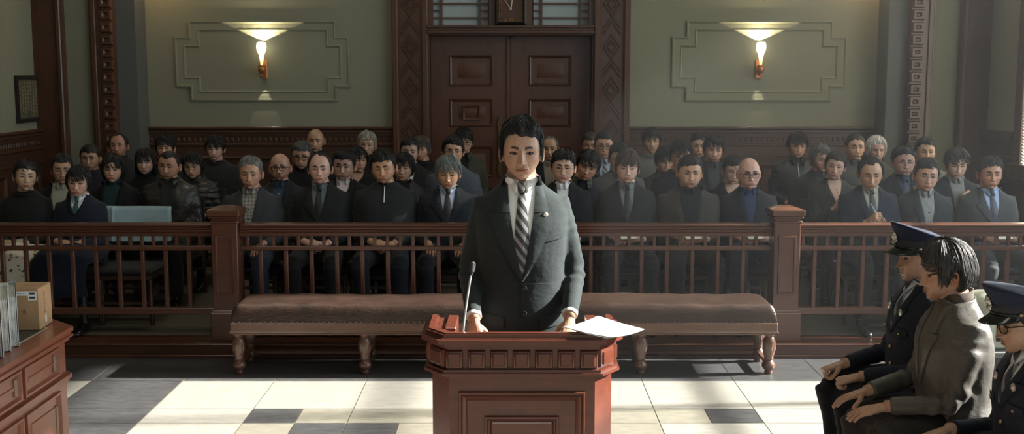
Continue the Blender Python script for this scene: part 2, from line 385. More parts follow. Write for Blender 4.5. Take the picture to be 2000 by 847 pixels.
# doors
DYF = BY+.13
for di, (pa, pb, sgn) in enumerate(((840, 997, -1), (997, 1155, 1))):
    x0, x1 = xY(pa, 200, BY), xY(pb, 200, BY); 
    b = MB(); b.box(x0+.004, x1-.004, DYF, DYF+.05, 0.10, DZ-.005)
    xo0, xo1 = (xY(878, 140, DYF), xY(963, 140, DYF)) if sgn < 0 else (xY(1033, 140, DYF), xY(1116, 140, DYF))
    for (ya, yb) in ((108, 168), (193, 247), (285, 345), (365, 560)):
        V, F = sweep(rect(xo0, xo1, zY(yb, DYF), zY(ya, DYF)), [(0, 0), (.01, .02), (.025, .012), (.035, -.012), (.06, -.012), (.10, .004)])
        q = len(V)//6; F.append(tuple(range(q*5, q*6))); b.add([(x, DYF-o-.001, z) for x, o, z in V], [tuple(reversed(f)) for f in F])
    if sgn < 0:
        xm = (xo0+xo1)/2; zm = zY(220, DYF)
        V, F = sweep(rect(xm-.10, xm+.10, zm-.085, zm+.085), [(0, 0), (.008, .022), (.022, .016), (.03, .0)]); b.add([(x, DYF-o-.004, z) for x, o, z in V], [tuple(reversed(f)) for f in F])
    b.box(x1-.05 if sgn < 0 else x0, x1 if sgn < 0 else x0+.05, DYF-.012, DYF, 0.12, DZ-.02, bev=.006)
    d = tag(b.build('door_%d' % (di+1), W_DOOR), kind='structure')
    h = MB(); hx = xY(977, 280, DYF) if sgn < 0 else xY(1013, 280, DYF); z0, z1 = zY(345, DYF), zY(226, DYF)
    prof = [(.012, z0), (.03, z0+.05), (.042, z0+.1), (.028, z0+.15), (.03, (z0+z1)/2), (.028, z1-.15), (.042, z1-.1), (.03, z1-.05), (.01, z1)]
    R = [[(hx-r, DYF-.012, z), (hx+r, DYF-.012, z), (hx+r*.8, DYF-.026, z), (hx-r*.8, DYF-.026, z)] for r, z in prof]; h.rings(R)
    h.tube([(hx, DYF-.02, z0+.22), (hx, DYF-.075, z0+.26), (hx, DYF-.08, (z0+z1)/2), (hx, DYF-.075, z1-.26), (hx, DYF-.02, z1-.22)], .012, 8)
    h.build('door_handle', BRASS, d)
# clock
ck = empty('wall_clock', ((cx0+cx1)/2, BY-.04, 0)); tag(ck, 'square wooden wall clock with brass hour marks above the double door', 'clock')
zc0 = zY(50, BY); hw = (xY(1029, 20, BY)-xY(967, 20, BY))/2; zcc = zc0+hw
fr = MB(); V, F = sweep(rect(-hw, hw, zcc-hw, zcc+hw), [(0, 0), (0, .05), (.02, .06), (.035, .045), (.035, .01)]); fr.add([(x, -o, z) for x, o, z in V], [tuple(reversed(f)) for f in F])
fr.build('clock_frame', BLACKM, ck, smooth=False)
MB().box(-hw+.02, hw-.02, -.02, -.001, zcc-hw+.02, zcc+hw-.02).build('clock_face', plain('clock_face_wood', (.085, .035, .022), .4), ck, smooth=False)
gm = plain('worn_gold', (.20, .115, .035), .5, .3)
hm = MB()
for k in range(12):
    a = k*PI/6; r = hw*.76/max(abs(math.cos(a)), abs(math.sin(a)))*.92; cx_, cz_ = r*math.sin(a), zcc+r*math.cos(a)
    for q in (-1, 1):
        V, F = tube([(cx_+q*.012-.010*math.sin(a), -.022, cz_-.03), (cx_+q*.010, -.022, cz_+.03)], .006, 4); hm.add(V, F)
hm.build('hour_marks', gm, ck)
hd = MB(); hd.tube([(0, -.026, zcc), (-.09, -.026, zcc+.13)], [.010, .004], 6); hd.tube([(0, -.030, zcc), (.03, -.030, zcc+.19)], [.008, .003], 6); hd.lathe([(.014, 0), (.014, -.012)], (0, -.02, zcc), 12, ax='y')
hd.build('clock_hands', plain('brass_hand', (.45, .36, .24), .4, .4), ck)
# moulded stepped frames on the plaster and the sconces
def plus_poly(s):
    X = lambda px: xY(px, 120, BY)
    if s < 0: A = dict(o0=343, o1=683, i0=371, i1=657)
    else: A = dict(o0=1312, o1=1652, i0=1340, i1=1624)
    zb, zt, zb2, zt2 = zY(197, BY), zY(41, BY), zY(170, BY), zY(72, BY)
    o0, o1, i0, i1 = (X(A[k]) for k in ('o0', 'o1', 'i0', 'i1'))
    return [(i0, zb), (i1, zb), (i1, zb2), (o1, zb2), (o1, zt2), (i1, zt2), (i1, zt), (i0, zt), (i0, zt2), (o0, zt2), (o0, zb2), (i0, zb2)]
for k, s in enumerate((-1, 1)):
    V, F = sweep(plus_poly(s), [(0, 0), (0, .022), (.015, .026), (.025, .014), (.090, .010), (.098, .018), (.106, .010), (.115, 0)])
    b = MB(); b.add([(x, BY-o, z) for x, o, z in V], [tuple(reversed(f)) for f in F])
    tag(b.build('trim_%d' % (9+k), PLASTER), kind='structure')
TORCH, nt, bs = newmat('glowing_torch_glass'); bs.inputs['Base Color'].default_value = (1, .8, .5, 1)
tc = N(nt, 'ShaderNodeTexCoord'); sp = N(nt, 'ShaderNodeSeparateXYZ'); nt.links.new(tc.outputs['Generated'], sp.inputs[0])
r = ramp(nt, sp.outputs[2], [(0.0, (.9, .45, .10)), (.35, (1, .75, .35)), (.8, (1, .93, .75))]); nt.links.new(r.outputs[0], bs.inputs['Emission Color'])
mr = N(nt, 'ShaderNodeMapRange'); mr.inputs[3].default_value = .9; mr.inputs[4].default_value = 5.5; nt.links.new(sp.outputs[2], mr.inputs[0]); nt.links.new(mr.outputs[0], bs.inputs['Emission Strength'])
def sconce(px, label):
    t = at_Y(px, 82, BY-.12); bt = zY(150, BY-.12); x = t.x
    e = empty('wall_sconce', (x, BY-.12, 0)); tag(e, label, 'wall lamp', 'torch sconces on the back wall')
    top = t.z; zb = zY(128, BY-.12)
    MB().lathe([(.012, zb), (.016, zb+.04), (.028, zb+.12), (.048, top-.09), (.052, top-.05), (.045, top-.01), (.030, top), (.0, top+.003)], n=20).build('torch_glass', TORCH, e)
    c = MB(); c.lathe([(.010, bt), (.02, bt+.015), (.012, bt+.03), (.030, bt+.05), (.042, bt+.07), (.044, zb-.03), (.036, zb-.015), (.040, zb), (.018, zb+.006)], n=20); c.build('cup', COPPER, e)
    p = MB(); p.tube([(0, 0, bt+.06), (0, .06, bt+.03), (0, .115, bt+.08)], .012, 8); p.box(-.035, .035, .10, .119, bt-.02, zb+.06, bev=.006); p.build('wall_bracket', COPPER, e)
    light('lamp_light', 'SPOT', (0, .062, top+.008), (PI-math.radians(4), 0, 0), 16, (1, .84, .52), e, spot_size=math.radians(132), spot_blend=.05, shadow_soft_size=.006)
    light('lamp_down_light', 'SPOT', (0, .050, bt-.035), (math.radians(6), 0, 0), 3.0, (1, .9, .68), e, spot_size=math.radians(42), spot_blend=.10, shadow_soft_size=.004)
    return e
sconce(510, 'lit torch-shaped sconce in the moulded frame left of the double door')
sconce(1487, 'lit torch-shaped sconce in the moulded frame right of the double door')
for px in (300, 1700):
    x = xY(px, 0, BY-.2); light('upper_lamp_light', 'POINT', (x, BY-.35, zY(0, BY)+.32), (0, 0, 0), 5, (1, .62, .26), shadow_soft_size=.1)
# notice on the left wall
p = empty('framed_notice', (-RX+.005, 11.8, 0)); tag(p, 'dark framed notice board with vertical lines of writing on the left wall', 'notice')
z0, z1 = zY(238, 11.8), zY(147, 11.8); y0, y1 = -.30, .27
b = MB(); V, F = sweep([(y0, z0), (y1, z0), (y1, z1), (y0, z1)], [(0, 0), (0, .03), (.035, .03), (.045, .012)]); b.add([(o, x, z) for x, o, z in V], F); b.build('frame', plain('dark_frame', (.02, .018, .015), .4), p, auto=30)
MB().box(.0, .012, y0+.03, y1-.03, z0+.03, z1-.03).build('sheet', plain('aged_sheet', (.10, .088, .055), .6, nz=.4, nscale=14), p, smooth=False)
random.seed(4); g = MB()
for c in range(7):
    yy = y0+.085+c*.065; z = z1-.06
    while z > z0+.08+random.random()*.1:
        h = random.uniform(.018, .03); g.box(.012, .016, yy-.014, yy+.014, z-h, z-h+.006); g.box(.012, .016, yy-.003, yy+.003, z-h-.006, z); g.box(.012, .016, yy-.010, yy-.005, z-h-.004, z-.006); z -= h+.014
g.build('writing', plain('pale_ink', (.30, .26, .17), .6), p, smooth=False, auto=None)
# ------------------------------------------------------------------ railing
RY = 7.93
RT = zY(437, RY-.05); RM = zY(484, RY); RB = zY(606, RY)
def railing(x0, x1, label, xs_first, step, n):
    e = empty('railing', ((x0+x1)/2, RY, PZ)); tag(e, label, 'railing', None)
    X0, X1 = x0-e.location.x, x1-e.location.x; o = -PZ
    def loc_box(b, a0, a1, d0, d1, z0, z1, bev): b.box(a0, a1, d0, d1, z0+o, z1+o, bev=bev)
    b = MB(); loc_box(b, X0, X1, -.05, .05, RT-.026, RT, .011); loc_box(b, X0, X1, -.036, .036, RT-.045, RT-.026, .004); loc_box(b, X0, X1, -.042, .042, RT-.062, RT-.045, .006); loc_box(b, X0, X1, -.028, .028, RT-.092, RT-.062, .003)
    b.build('handrail', W_RAIL, e)
    b = MB(); loc_box(b, X0, X1, -.022, .022, RM-.016, RM+.016, .005); b.build('middle_rail', W_RAIL, e)
    b = MB(); loc_box(b, X0, X1, -.03, .03, RB-.024, RB+.024, .006); b.build('bottom_rail', W_RAIL, e)
    tall = short = None
    for k in range(n):
        x = xs_first+k*step-e.location.x
        if x-.02 < X0 or x+.02 > X1: continue
        if tall is None:
            t = MB(); t.box(-.0145, .0145, -.0145, .0145, RB+.02+o, RM-.014+o, bev=.004); tall = t.build('baluster', W_RAIL, e); q = tall
        else: q = tall.copy(); C.objects.link(q); q.parent = e
        q.location = (x, 0, 0)
    for k in range(-1, 2*n+2):
        x = xs_first+k*step/2-e.location.x
        if x-.02 < X0 or x+.02 > X1: continue
        if short is None:
            t = MB(); t.box(-.012, .012, -.012, .012, RM+.014+o, RT-.09+o, bev=.003); short = t.build('short_baluster', W_RAIL, e); q = short
        else: q = short.copy(); C.objects.link(q); q.parent = e
        q.location = (x, 0, 0)
    return e
NXL, NXR = at_Y(439, 500, RY-.09).x, at_Y(1537, 500, RY-.09).x
NW = .092
cs = (xY(807, 520, RY)-xY(510, 520, RY))/6
railing(NXL+NW, NXR-NW, 'long middle section of reddish wooden railing behind the leather bench', xY(510, 520, RY), cs, 23)
railing(-RX+.01, NXL-NW, 'left section of dark reddish railing in front of the woman in the floral skirt', xY(370, 520, RY)-13*.166, .166, 15)
railing(NXR+NW, RX-.01, 'right section of reddish railing behind the seated officers, sunlit on top', xY(1590, 520, RY), .172, 12)
def newel(x, label):
    e = empty('newel_post', (x, RY, PZ)); tag(e, label, 'post', None); o = -PZ
    zc = zY(405, RY-.1); b = MB(); W = NW
    b.box(-W, W, -W, W, .10, zc-.10+o, bev=.005)
    for s in (-1,):
        V, F = sweep(rect(-W+.028, W-.028, .34, zc-.20+o), [(0, .0), (.004, .012), (.014, .010), (.020, -.004), (.03, -.004)]); q = len(V)//5; F.append(tuple(range(q*4, q*5)))
        b.add([(x_, -W-oo, z) for x_, oo, z in V], [tuple(reversed(f)) for f in F])
    b.box(-W-.018, W+.018, -W-.018, W+.018, 0, .21, bev=.006); b.box(-W-.010, W+.010, -W-.010, W+.010, .21, .225, bev=.006)
    b.build('shaft', W_RAIL, e)
    b = MB(); b.box(-W-.008, W+.008, -W-.008, W+.008, zc-.115+o, zc-.095+o, bev=.006); b.box(-W+.004, W-.004, -W+.004, W-.004, zc-.095+o, zc-.080+o)
    b.box(-W-.014, W+.014, -W-.014, W+.014, zc-.080+o, zc-.062+o, bev=.005); b.box(-W-.022, W+.022, -W-.022, W+.022, zc-.062+o, zc-.020+o, bev=.004)
    z1, z2 = zc-.020+o, zc+.006+o; q = W+.020
    b.add([(-q, -q, z1), (q, -q, z1), (q, q, z1), (-q, q, z1), (-.03, -.03, z2), (.03, -.03, z2), (.03, .03, z2), (-.03, .03, z2)], [(0, 1, 5, 4), (1, 2, 6, 5), (2, 3, 7, 6), (3, 0, 4, 7), (4, 5, 6, 7)])
    b.build('cap', W_RAIL, e); return e
newel(NXL, 'square railing post with flat cap left of the bench'); newel(NXR, 'square railing post with flat cap right of the bench')
# ------------------------------------------------------------------ bench
def leather(name, c1, c2, rough=.34):
    m, nt, bs = newmat(name); n = noise(nt, 5, 5, rough=.65)
    r = ramp(nt, n.outputs[0], [(0.3, c1), (0.75, c2)]); nt.links.new(r.outputs[0], bs.inputs['Base Color']); bs.inputs['Roughness'].default_value = rough
    n2 = noise(nt, 22, 4, sc3=(1, 2, 3)); bump(nt, bs, n2.outputs[0], .35, .01); return m
LEATHER = leather('worn_brown_leather', (.024, .015, .011), (.055, .031, .023))
BF, BK = 7.29, 7.72
bx0, bx1 = at_Y(450, 620, 7.29).x, at_Y(1518, 620, 7.29).x
be = empty('bench', ((bx0+bx1)/2, (BF+BK)/2, 0)); tag(be, 'long backless bench with worn brown leather seat in front of the middle railing', 'bench')
L = (bx1-bx0)/2; D = (BK-BF)/2; zt = .478; zs = zY(632, BF)
xsn = 90; ysn = 22; V = []; F = []
rng = np.random.RandomState(3)
def bench_pt(u, v):    # superellipse cushion
    x = L*math.copysign(min(1, abs(u))**1, u); y = D*v
    ex = min(1, (L-abs(x))/.06); ey = min(1, (D-abs(y))/.045)
    h = (1-(1-max(ex, 0))**2.6)**.45*(1-(1-max(ey, 0))**2.6)**.45
    crease = .0022*math.sin(x*9+1.3*math.sin(x*3))+.0025*math.sin(x*23+y*9)*(abs(v) > .6)
    return (x, y, zs+.02+(zt-zs-.02)*h*(1+.035*math.sin(x*2.1+.5))+crease*h)
us = np.sign(np.linspace(-1, 1, xsn))*(1-(1-np.abs(np.linspace(-1, 1, xsn)))**2); vs = np.sign(np.linspace(-1, 1, ysn))*(1-(1-np.abs(np.linspace(-1, 1, ysn)))**2)
for u in us:
    for v in vs: V.append(bench_pt(u, v))
for i in range(xsn-1):
    for j in range(ysn-1): F.append((i*ysn+j, (i+1)*ysn+j, (i+1)*ysn+j+1, i*ysn+j+1))
def perim():
    return [(i, 0) for i in range(xsn)]+[(xsn-1, j) for j in range(1, ysn)]+[(i, ysn-1) for i in range(xsn-2, -1, -1)]+[(0, j) for j in range(ysn-2, 0, -1)]
P = perim(); b0 = len(V)
for (i, j) in P: x, y, z = V[i*ysn+j]; V.append((x*1.002, y*1.01, zs+.004))
n = len(P)
for k in range(n):
    a, c = P[k], P[(k+1) % n]; F.append((a[0]*ysn+a[1], b0+k, b0+(k+1) % n, c[0]*ysn+c[1]))
link_mesh('seat', V, F, LEATHER, be)
b = MB()
k = -L+.02
while k < L: b.lathe([(.006, 0), (.005, -.004), (0, -.006)], (k, -D-.006, zs+.012), 6, ax='y'); k += .035
b.build('nail_trim', plain('dark_nail_heads', (.08, .06, .045), .35, .7), be, smooth=False)
b = MB(); za = zY(653, BF); b.box(-L-.006, L+.006, -D-.008, D+.008, za+.012, zs+.006, bev=.006); b.box(-L-.012, L+.012, -D-.014, D+.014, za+.006, za+.022, bev=.006); b.box(-L+.01, L-.01, -D+.01, D-.01, za-.006, za+.008)
b.build('apron', W_BNCH, be)
prof = [(.0, 0), (.022, 0), (.028, .012), (.024, .026), (.036, .036), (.046, .052), (.046, .066), (.034, .082), (.026, .094), (.033, .104), (.030, .116), (.038, .14), (.044, .175), (.044, .215), (.036, .24), (.029, .252), (.034, .262), (.040, .275), (.040, za)]
R = []; nn = 28
for (r, z) in prof:
    fl = .09 if .12 < z < .235 or .045 < z < .07 else 0
    R.append([(r*(1-fl*(j % 2))*math.cos(2*PI*j/nn), r*(1-fl*(j % 2))*math.sin(2*PI*j/nn), z) for j in range(nn)])
lb = MB(); lb.rings(R); leg0 = lb.build('leg', W_BNCH, be, auto=50); first = True
lx = [at_Y(p, 700, BF+.06).x-be.location.x for p in (467, 713, 981, 1251, 1501)]
for x in lx:
    for y in (-D+.055, D-.055):
        q = leg0 if first else leg0.copy()
        if not first: C.objects.link(q); q.parent = be
        first = False; q.location = (x, y, 0)
b = MB(); b.box(lx[0], lx[-1], D-.075, D-.035, .055, .080, bev=.005)
for x in lx: b.box(x-.018, x+.018, -D+.055, D-.055, .056, .079, bev=.004)
b.build('stretcher', W_BNCH, be)
# ------------------------------------------------------------------ lectern
le = empty('lectern', (0, 0, 0)); tag(le, 'reddish wooden witness stand with chamfered corners and panelled front before the standing man', 'lectern')
LF, LB = 4.085, 4.44
def plan(g, ch=.07, cd=.095, back=LB):
    x0, x1 = -.344+g, .420-g; y = LF+g
    return [(x0, back), (x0, y+cd), (x0+ch, y), (x1-ch, y), (x1, y+cd), (x1, back)]
b = MB()
z_ = lambda py: zY(py, LF)
zt0 = z_(662)
# open at the back: front rim and two wings
def uwall(b, g, z0, z1, fr=.075, sd=.13):
    o = plan(g); xa, xb = -.344+sd, .420-sd
    b.prism(o+[(xb, LB), (xb, LF+fr), (xa, LF+fr), (xa, LB)], z0, z1)
uwall(b, 0, zt0-.022, zt0-.004); uwall(b, .012, zt0-.004, zt0)
def ubar(g0, g1, z0, z1):
    o = plan(g0); i = plan(g1); i[0] = (i[0][0], LB); i[-1] = (i[-1][0], LB)
    for k in range(5):
        b.prism([o[k], i[k], i[k+1], o[k+1]][::-1], z0, z1)
b.m = 0
ubar(.018, .055, zt0-.002, zt0+.012)
ubar(.026, .048, zt0+.010, zt0+.017)
for s, xa in ((1, -.344+.055), (-1, .420-.055)):
    b.box(xa, xa+s*.028, LF+.10, LB, zt0-.002, zt0+.004, bev=.002)
    b.box(xa+s*.032, xa+s*.075, LF+.13, LB+.004, zt0-.002, zt0+.014, bev=.004)
b.box(-.344+.13, .420-.13, LF+.05, LF+.075, zt0-.06, zt0+.006, bev=.004)
b.build('top', W_LECT, le, auto=30)
b = MB(); uwall(b, .022, z_(683), z_(672)); uwall(b, .014, z_(672), zt0-.02); b.build('cornice', W_LECT, le, auto=30)
MB().box(-.212, .288, LF+.078, LB-.005, .84, .86, bev=.002).build('deck', W_LECT, le)
b = MB(); uwall(b, .032, z_(726), z_(682))
zf0, zf1 = z_(723), z_(687)
x0, x1 = xY(865, 700, LF+.03), xY(1172, 700, LF+.03); st = (x1-x0)/7
def block(b, P0, U, Nn, w_, z0, z1, prof=((0, 0), (.004, .010), (.010, .012), (.013, .017))):
    V, F = sweep(rect(-w_/2, w_/2, z0, z1), prof); q = len(V)//len(prof); F.append(tuple(range(q*(len(prof)-1), q*len(prof))))
    b.add([tuple(Vector((P0[0], P0[1], 0))+Vector((U[0], U[1], 0))*x+Vector((Nn[0], Nn[1], 0))*o+Vector((0, 0, z))) for x, o, z in V], [tuple(reversed(f)) for f in F])
for k in range(7): block(b, (x0+(k+.5)*st, LF+.032), (1, 0), (0, -1), st*.80, zf0, zf1)
pl = plan(.032)
for s in (0, 1):
    a, c = (pl[1], pl[2]) if s == 0 else (pl[3], pl[4]); d = Vector((c[0]-a[0], c[1]-a[1])); ln = d.length; d.normalize(); nn_ = Vector((d.y, -d.x))
    block(b, ((a[0]+c[0])/2, (a[1]+c[1])/2), d, nn_, ln*.80, zf0, zf1)
    a, c = (pl[0], pl[1]) if s == 0 else (pl[4], pl[5]); d = Vector((c[0]-a[0], c[1]-a[1])); ln = d.length; d.normalize(); nn_ = Vector((d.y, -d.x))
    for q in (-.25, .25): block(b, ((a[0]+c[0])/2+d.x*ln*q, (a[1]+c[1])/2+d.y*ln*q), d, nn_, ln*.42, zf0, zf1)
b.build('frieze', W_LECT, le, auto=30)
b = MB(); b.prism(plan(.010), z_(736), z_(731)); b.prism(plan(.018), z_(731), z_(725)); b.prism(plan(.026), z_(741), z_(736)); b.build('ledge', W_LECT, le, auto=30)
b = MB(); b.prism(plan(.038), .06, z_(739)); b.prism(plan(.018), 0, .08)
def mould(b, x0, x1, z0, z1, y):
    V, F = sweep(rect(x0, x1, z0, z1), [(0, 0), (.003, .012), (.010, .012), (.013, .006), (.020, .009), (.028, .002), (.034, .004), (.040, -.004), (.042, 0)])
    b.add([(x, y-o, z) for x, o, z in V], [tuple(reversed(f)) for f in F])
yf = LF+.038
mould(b, xY(895, 770, yf), xY(1143, 770, yf), .13, z_(769), yf); mould(b, xY(946, 820, yf), xY(1092, 820, yf), .22, z_(817), yf)
b.box(xY(958, 830, yf), xY(1080, 830, yf), yf-.012, yf, .26, z_(828), bev=.01)
b.build('body', W_LECT, le, auto=30)
# microphone
p0 = Vector((xY(903, 648, LF+.085), LF+.085, zt0-.03)); pt = at_Y(921, 531, LF+.12)
me_ = empty('microphone', tuple(p0)); tag(me_, 'slim gooseneck microphone rising from the left of the witness stand', 'microphone')
pts = []
for k in range(11):
    t = k/10; x = (pt.x-p0.x)*(t**1.8)+.004*math.sin(PI*t); pts.append((x, (pt.y-p0.y)*t, (pt.z-p0.z)*t))
b = MB(); b.tube(pts, .0042, 10); b.build('gooseneck', STEEL, me_)
b = MB(); b.lathe([(.018, 0), (.018, .008), (.009, .014), (.006, .03), (.004, .034)], (0, 0, -.002), 16); b.build('base', BLACKM, me_)
b = MB(); d = (Vector(pts[-1])-Vector(pts[-2])).normalized(); e_ = Vector(pts[-1])
b.tube([e_-d*.012, e_, e_+d*.003, e_+d*.02, e_+d*.034, e_+d*.040], [.005, .0075, .0105, .0115, .010, .004], 14); b.build('microphone_head', plain('mic_foam', (.03, .03, .032), .75, bmp=.6, nscale=300), me_)
# papers on the lectern
PAPER = plain('white_paper', (.86, .86, .86), .7)
def sheet(name, x, y, z, w_, h_, rz, label=None, curl=.01, mat=PAPER, parent=None, th=.0006, grp=None):
    V = []; n = 9; F = []
    for lay in (0, 1):
        for i in range(n):
            for j in range(n):
                u, v = i/(n-1)-.5, j/(n-1)-.5
                V.append((u*w_, v*h_, curl*((2*u)**2*.5+max(0, u+v)*1.2-.1*math.cos(6*v))+lay*th))
    for i in range(n-1):
        for j in range(n-1):
            a = i*n+j; F.append((a, a+1, a+n+1, a+n)); c = a+n*n; F.append((c, c+n, c+n+1, c+1))
    o = link_mesh(name, V, F, mat, parent); o.location = (x, y, z); o.rotation_euler = (0, 0, rz)
    if label: tag(o, label, 'paper', grp)
    return o
q = at_Z(1177, 641, zt0+.03)
for k, (dx, rz) in enumerate(((0, .72), (.006, .76))):
    sheet('paper_sheet', q.x+dx, q.y+.01, zt0+.019+k*.0025, .19, .235, rz, ['lower white sheet lying at an angle on the right of the witness stand', 'top white sheet with lifted corners on the right of the witness stand'][k], curl=.012, grp=None)
# ------------------------------------------------------------------ clerk's desk, bottom left
DX = -1.83; DZT = .95; DYB = 4.74
de = empty('clerk_desk', (DX, 4.0, 0)); tag(de, 'red-brown panelled wooden desk with a glossy top at the left edge', 'desk')
def dplan(g): return [(-1.3, -1.1), (0-g, -1.1), (0-g, .60-g*.4), (-.15-g*.3, .745-g), (-1.3, .745-g)]
b = MB(); b.prism(dplan(0), DZT-.018, DZT); b.prism(dplan(.008), DZT-.032, DZT-.018); b.prism(dplan(.0), DZT-.040, DZT-.032); b.prism(dplan(.016), DZT-.056, DZT-.040); b.build('desktop', W_DESK, de, auto=30)
b = MB(); b.prism(dplan(.034), 0, DZT-.05); b.prism(dplan(.012), .735, .752); b.prism(dplan(.022), .722, .735); b.prism(dplan(.02), 0, .09)
b.build('carcass', W_DESK, de, auto=30)
y = .52; k = 0; X_ = -.034
drs = []
while y > -1.0:
    y0 = y-.36
    for (z0, z1, nm) in ((.765, .885, 'drawer'), (.13, .70, 'door')):
        V, F = sweep(rect(y0+.012, y-.012, z0, z1), [(0, 0), (.002, .012), (.010, .012), (.014, .006), (.024, -.006), (.045, -.006), (.055, .004)]); q = len(V)//7; F.append(tuple(range(q*6, q*7)))
        bb = MB(); bb.add([(X_+o, yy, z) for yy, o, z in V], F); pobj = bb.build(nm, W_DESK, de, auto=30)
        hb = MB(); hy = y-.055 if nm == 'drawer' else y-.055
        if nm == 'drawer': hb.box(X_-.004, X_+.007, hy-.012, hy+.010, z0+.026, z1-.026, bev=.002)
        else: hb.box(X_-.004, X_+.007, hy-.010, hy+.008, z0+.05, z1-.05, bev=.002)
        hb.build('inlaid_plate', plain('grey_plate', (.22, .15, .12), .35, .3) if k == 0 else bpy.data.materials['grey_plate'], pobj); k += 1
    y = y0
MB().add([(-1.2, -1.0, DZT+.001), (-.085, -1.0, DZT+.001), (-.085, .56, DZT+.001), (-.17, .64, DZT+.001), (-1.2, .64, DZT+.001)], [(0, 1, 2, 3, 4)]).add([(-1.2, -1.0, DZT+.0015), (-.097, -1.0, DZT+.0015), (-.097, .556, DZT+.0015), (-.176, .628, DZT+.0015), (-1.2, .628, DZT+.0015)], [(0, 1, 2, 3, 4)], 1).build('desk_mat', [plain('pale_mat_edge', (.42, .38, .28), .4), plain('dark_green_mat', (.025, .035, .033), .25)], de, smooth=False, auto=None)
# cardboard box
CARD = plain('brown_cardboard', (.40, .24, .125), .75, nz=.08, nscale=20)
CARDL = plain('pale_cardboard', (.62, .44, .26), .75, nz=.06, nscale=20)
bb = at_Z(78, 645, DZT); be2 = empty('cardboard_box', (bb.x, bb.y, DZT+.002), math.radians(4)); tag(be2, 'brown cardboard box with white printed labels on the desk corner', 'box')
bw, bd, bh = .25, .155, .170
b = MB(); b.box(-bw, 0, 0, bd, 0, bh, bev=.0015); b.build('carton', CARD, be2, auto=30)
b = MB(); b.box(-bw+.004, -.004, .0, bd, bh, bh+.0015); b.box(-bw+.004, -.004, bd/2-.001, bd/2+.0005, bh+.0015, bh+.002); b.build('lid_flap', CARD, be2, smooth=False)
LAB = plain('label_white', (.78, .78, .76), .6); INK = plain('print_ink', (.06, .06, .07), .6); INKB = plain('brown_print', (.24, .13, .07), .7)
b = MB(); b.box(-.088, -.006, -.001, 0, bh-.026, bh-.008, m=0); b.box(-.040, -.006, -.0011, 0, bh-.046, bh-.008, m=0)
b.box(-.036, -.012, -.0018, 0, bh-.022, bh-.013, m=1); b.box(-.036, -.012, -.0018, 0, bh-.040, bh-.030, m=1)
for k in range(6): b.box(-.082+k*.006, -.079+k*.006, -.0018, 0, bh-.019, bh-.015, m=1)
b.build('label', [LAB, INK], be2, smooth=False, auto=None)
b = MB(); b.box(-.062, -.050, -.0014, 0, .070, .084); b.box(-.058, -.054, -.0018, 0, .066, .088)
b.build('printed_mark', INKB, be2, smooth=False, auto=None)
b = MB(); 
for k in range(8): b.box(0, .0012, .065, .078-(k % 3)*.004, .058+k*.012, .065+k*.012)
b.build('printed_lettering', INKB, be2, smooth=False, auto=None)
MB().box(0, .0016, .068, .084, .018, .046).build('label', LAB, be2, smooth=False, auto=None)
# upright document files
for k, (px, py, hgt, col, lab, dep) in enumerate(((29, 678, .205, (.42, .46, .46), 'grey-backed upright file standing nearest the cardboard box', .30), (13, 688, .212, (.72, .77, .74), 'pale green-white upright file between the grey and the cream file', .30), (-2, 700, .215, (.62, .62, .52), 'cream upright file at the very left edge of the desk', .30))):
    q = at_Z(px, py, DZT); e = empty('document_file', (q.x, q.y, DZT+.002), math.radians(24)); tag(e, lab, 'file', None)
    t = .016; m1 = plain('file_cover', col, .55); b = MB()
    b.box(-t, -t+.0022, 0, dep, 0, hgt, bev=.001); b.box(t-.0022, t, 0, dep, 0, hgt, bev=.001); b.box(-t, t, dep-.003, dep, 0, hgt, bev=.001); b.build('cover', m1, e)
    b = MB(); 
    for j in range(7): b.box(-t+.004+j*.0035, -t+.006+j*.0035, .004+.002*(j % 3), dep-.004, .002, hgt-.012-.003*(j % 2))
    b.build('sheets', PAPER, e, smooth=False)
# ------------------------------------------------------------------ chairs
BLACKFAB = plain('black_seat_fabric', (.02, .02, .022), .85, bmp=.3, nscale=120)
def make_chair():
    e = empty('audience_chair'); 
    b = MB(); b.box(-.22, .22, -.20, .21, .38, .436, bev=.02); b.build('seat', BLACKFAB, e)
    b = MB(); b.box(-.21, .21, -.19, .20, .345, .385, bev=.006); b.build('seat_frame', W_CHAIR, e)
    b = MB(); R = []
    for z, y in ((.56, .225), (.70, .245), (.815, .266)):
        R.append([(x, y+.02*(x/.2)**2*-1+.02+d, z) for x, d in [(-.20, 0), (-.1, 0), (0, 0), (.1, 0), (.20, 0), (.20, .03), (.1, .03), (0, .03), (-.1, .03), (-.20, .03)]])
    b.rings(R); b.build('backrest', BLACKFAB, e)
    for sx in (-1, 1):
        b = MB(); b.tube([(sx*.19, -.17, .36), (sx*.195, -.18, .0)], [.020, .015], 8); b.build('leg', W_CHAIR, e)
        b = MB(); b.tube([(sx*.185, .293, .82), (sx*.188, .25, .60), (sx*.19, .20, .42), (sx*.195, .24, .0)], [.016, .018, .020, .015], 8); b.build('leg', W_CHAIR, e)
    MB().box(-.185, .185, -.185, -.165, .16, .18).build('stretcher', W_CHAIR, e); MB().box(-.19, .19, .215, .232, .20, .22).build('stretcher', W_CHAIR, e)
    return e
chair_src = None
def chair(x, y, rz, label, group='dark wooden audience chairs'):
    global chair_src
    if chair_src is None: chair_src = make_chair(); c = chair_src
    else:
        c = chair_src.copy(); C.objects.link(c)
        for ch in chair_src.children:
            if ch.get('extra'): continue
            d = ch.copy(); C.objects.link(d); d.parent = c
    c.location = (x, y, PZ); c.rotation_euler = (0, 0, rz); tag(c, label, 'chair', group); return c
BLUE = plain('pale_blue_cover_cloth', (.33, .47, .52), .85, nz=.06, nscale=9)
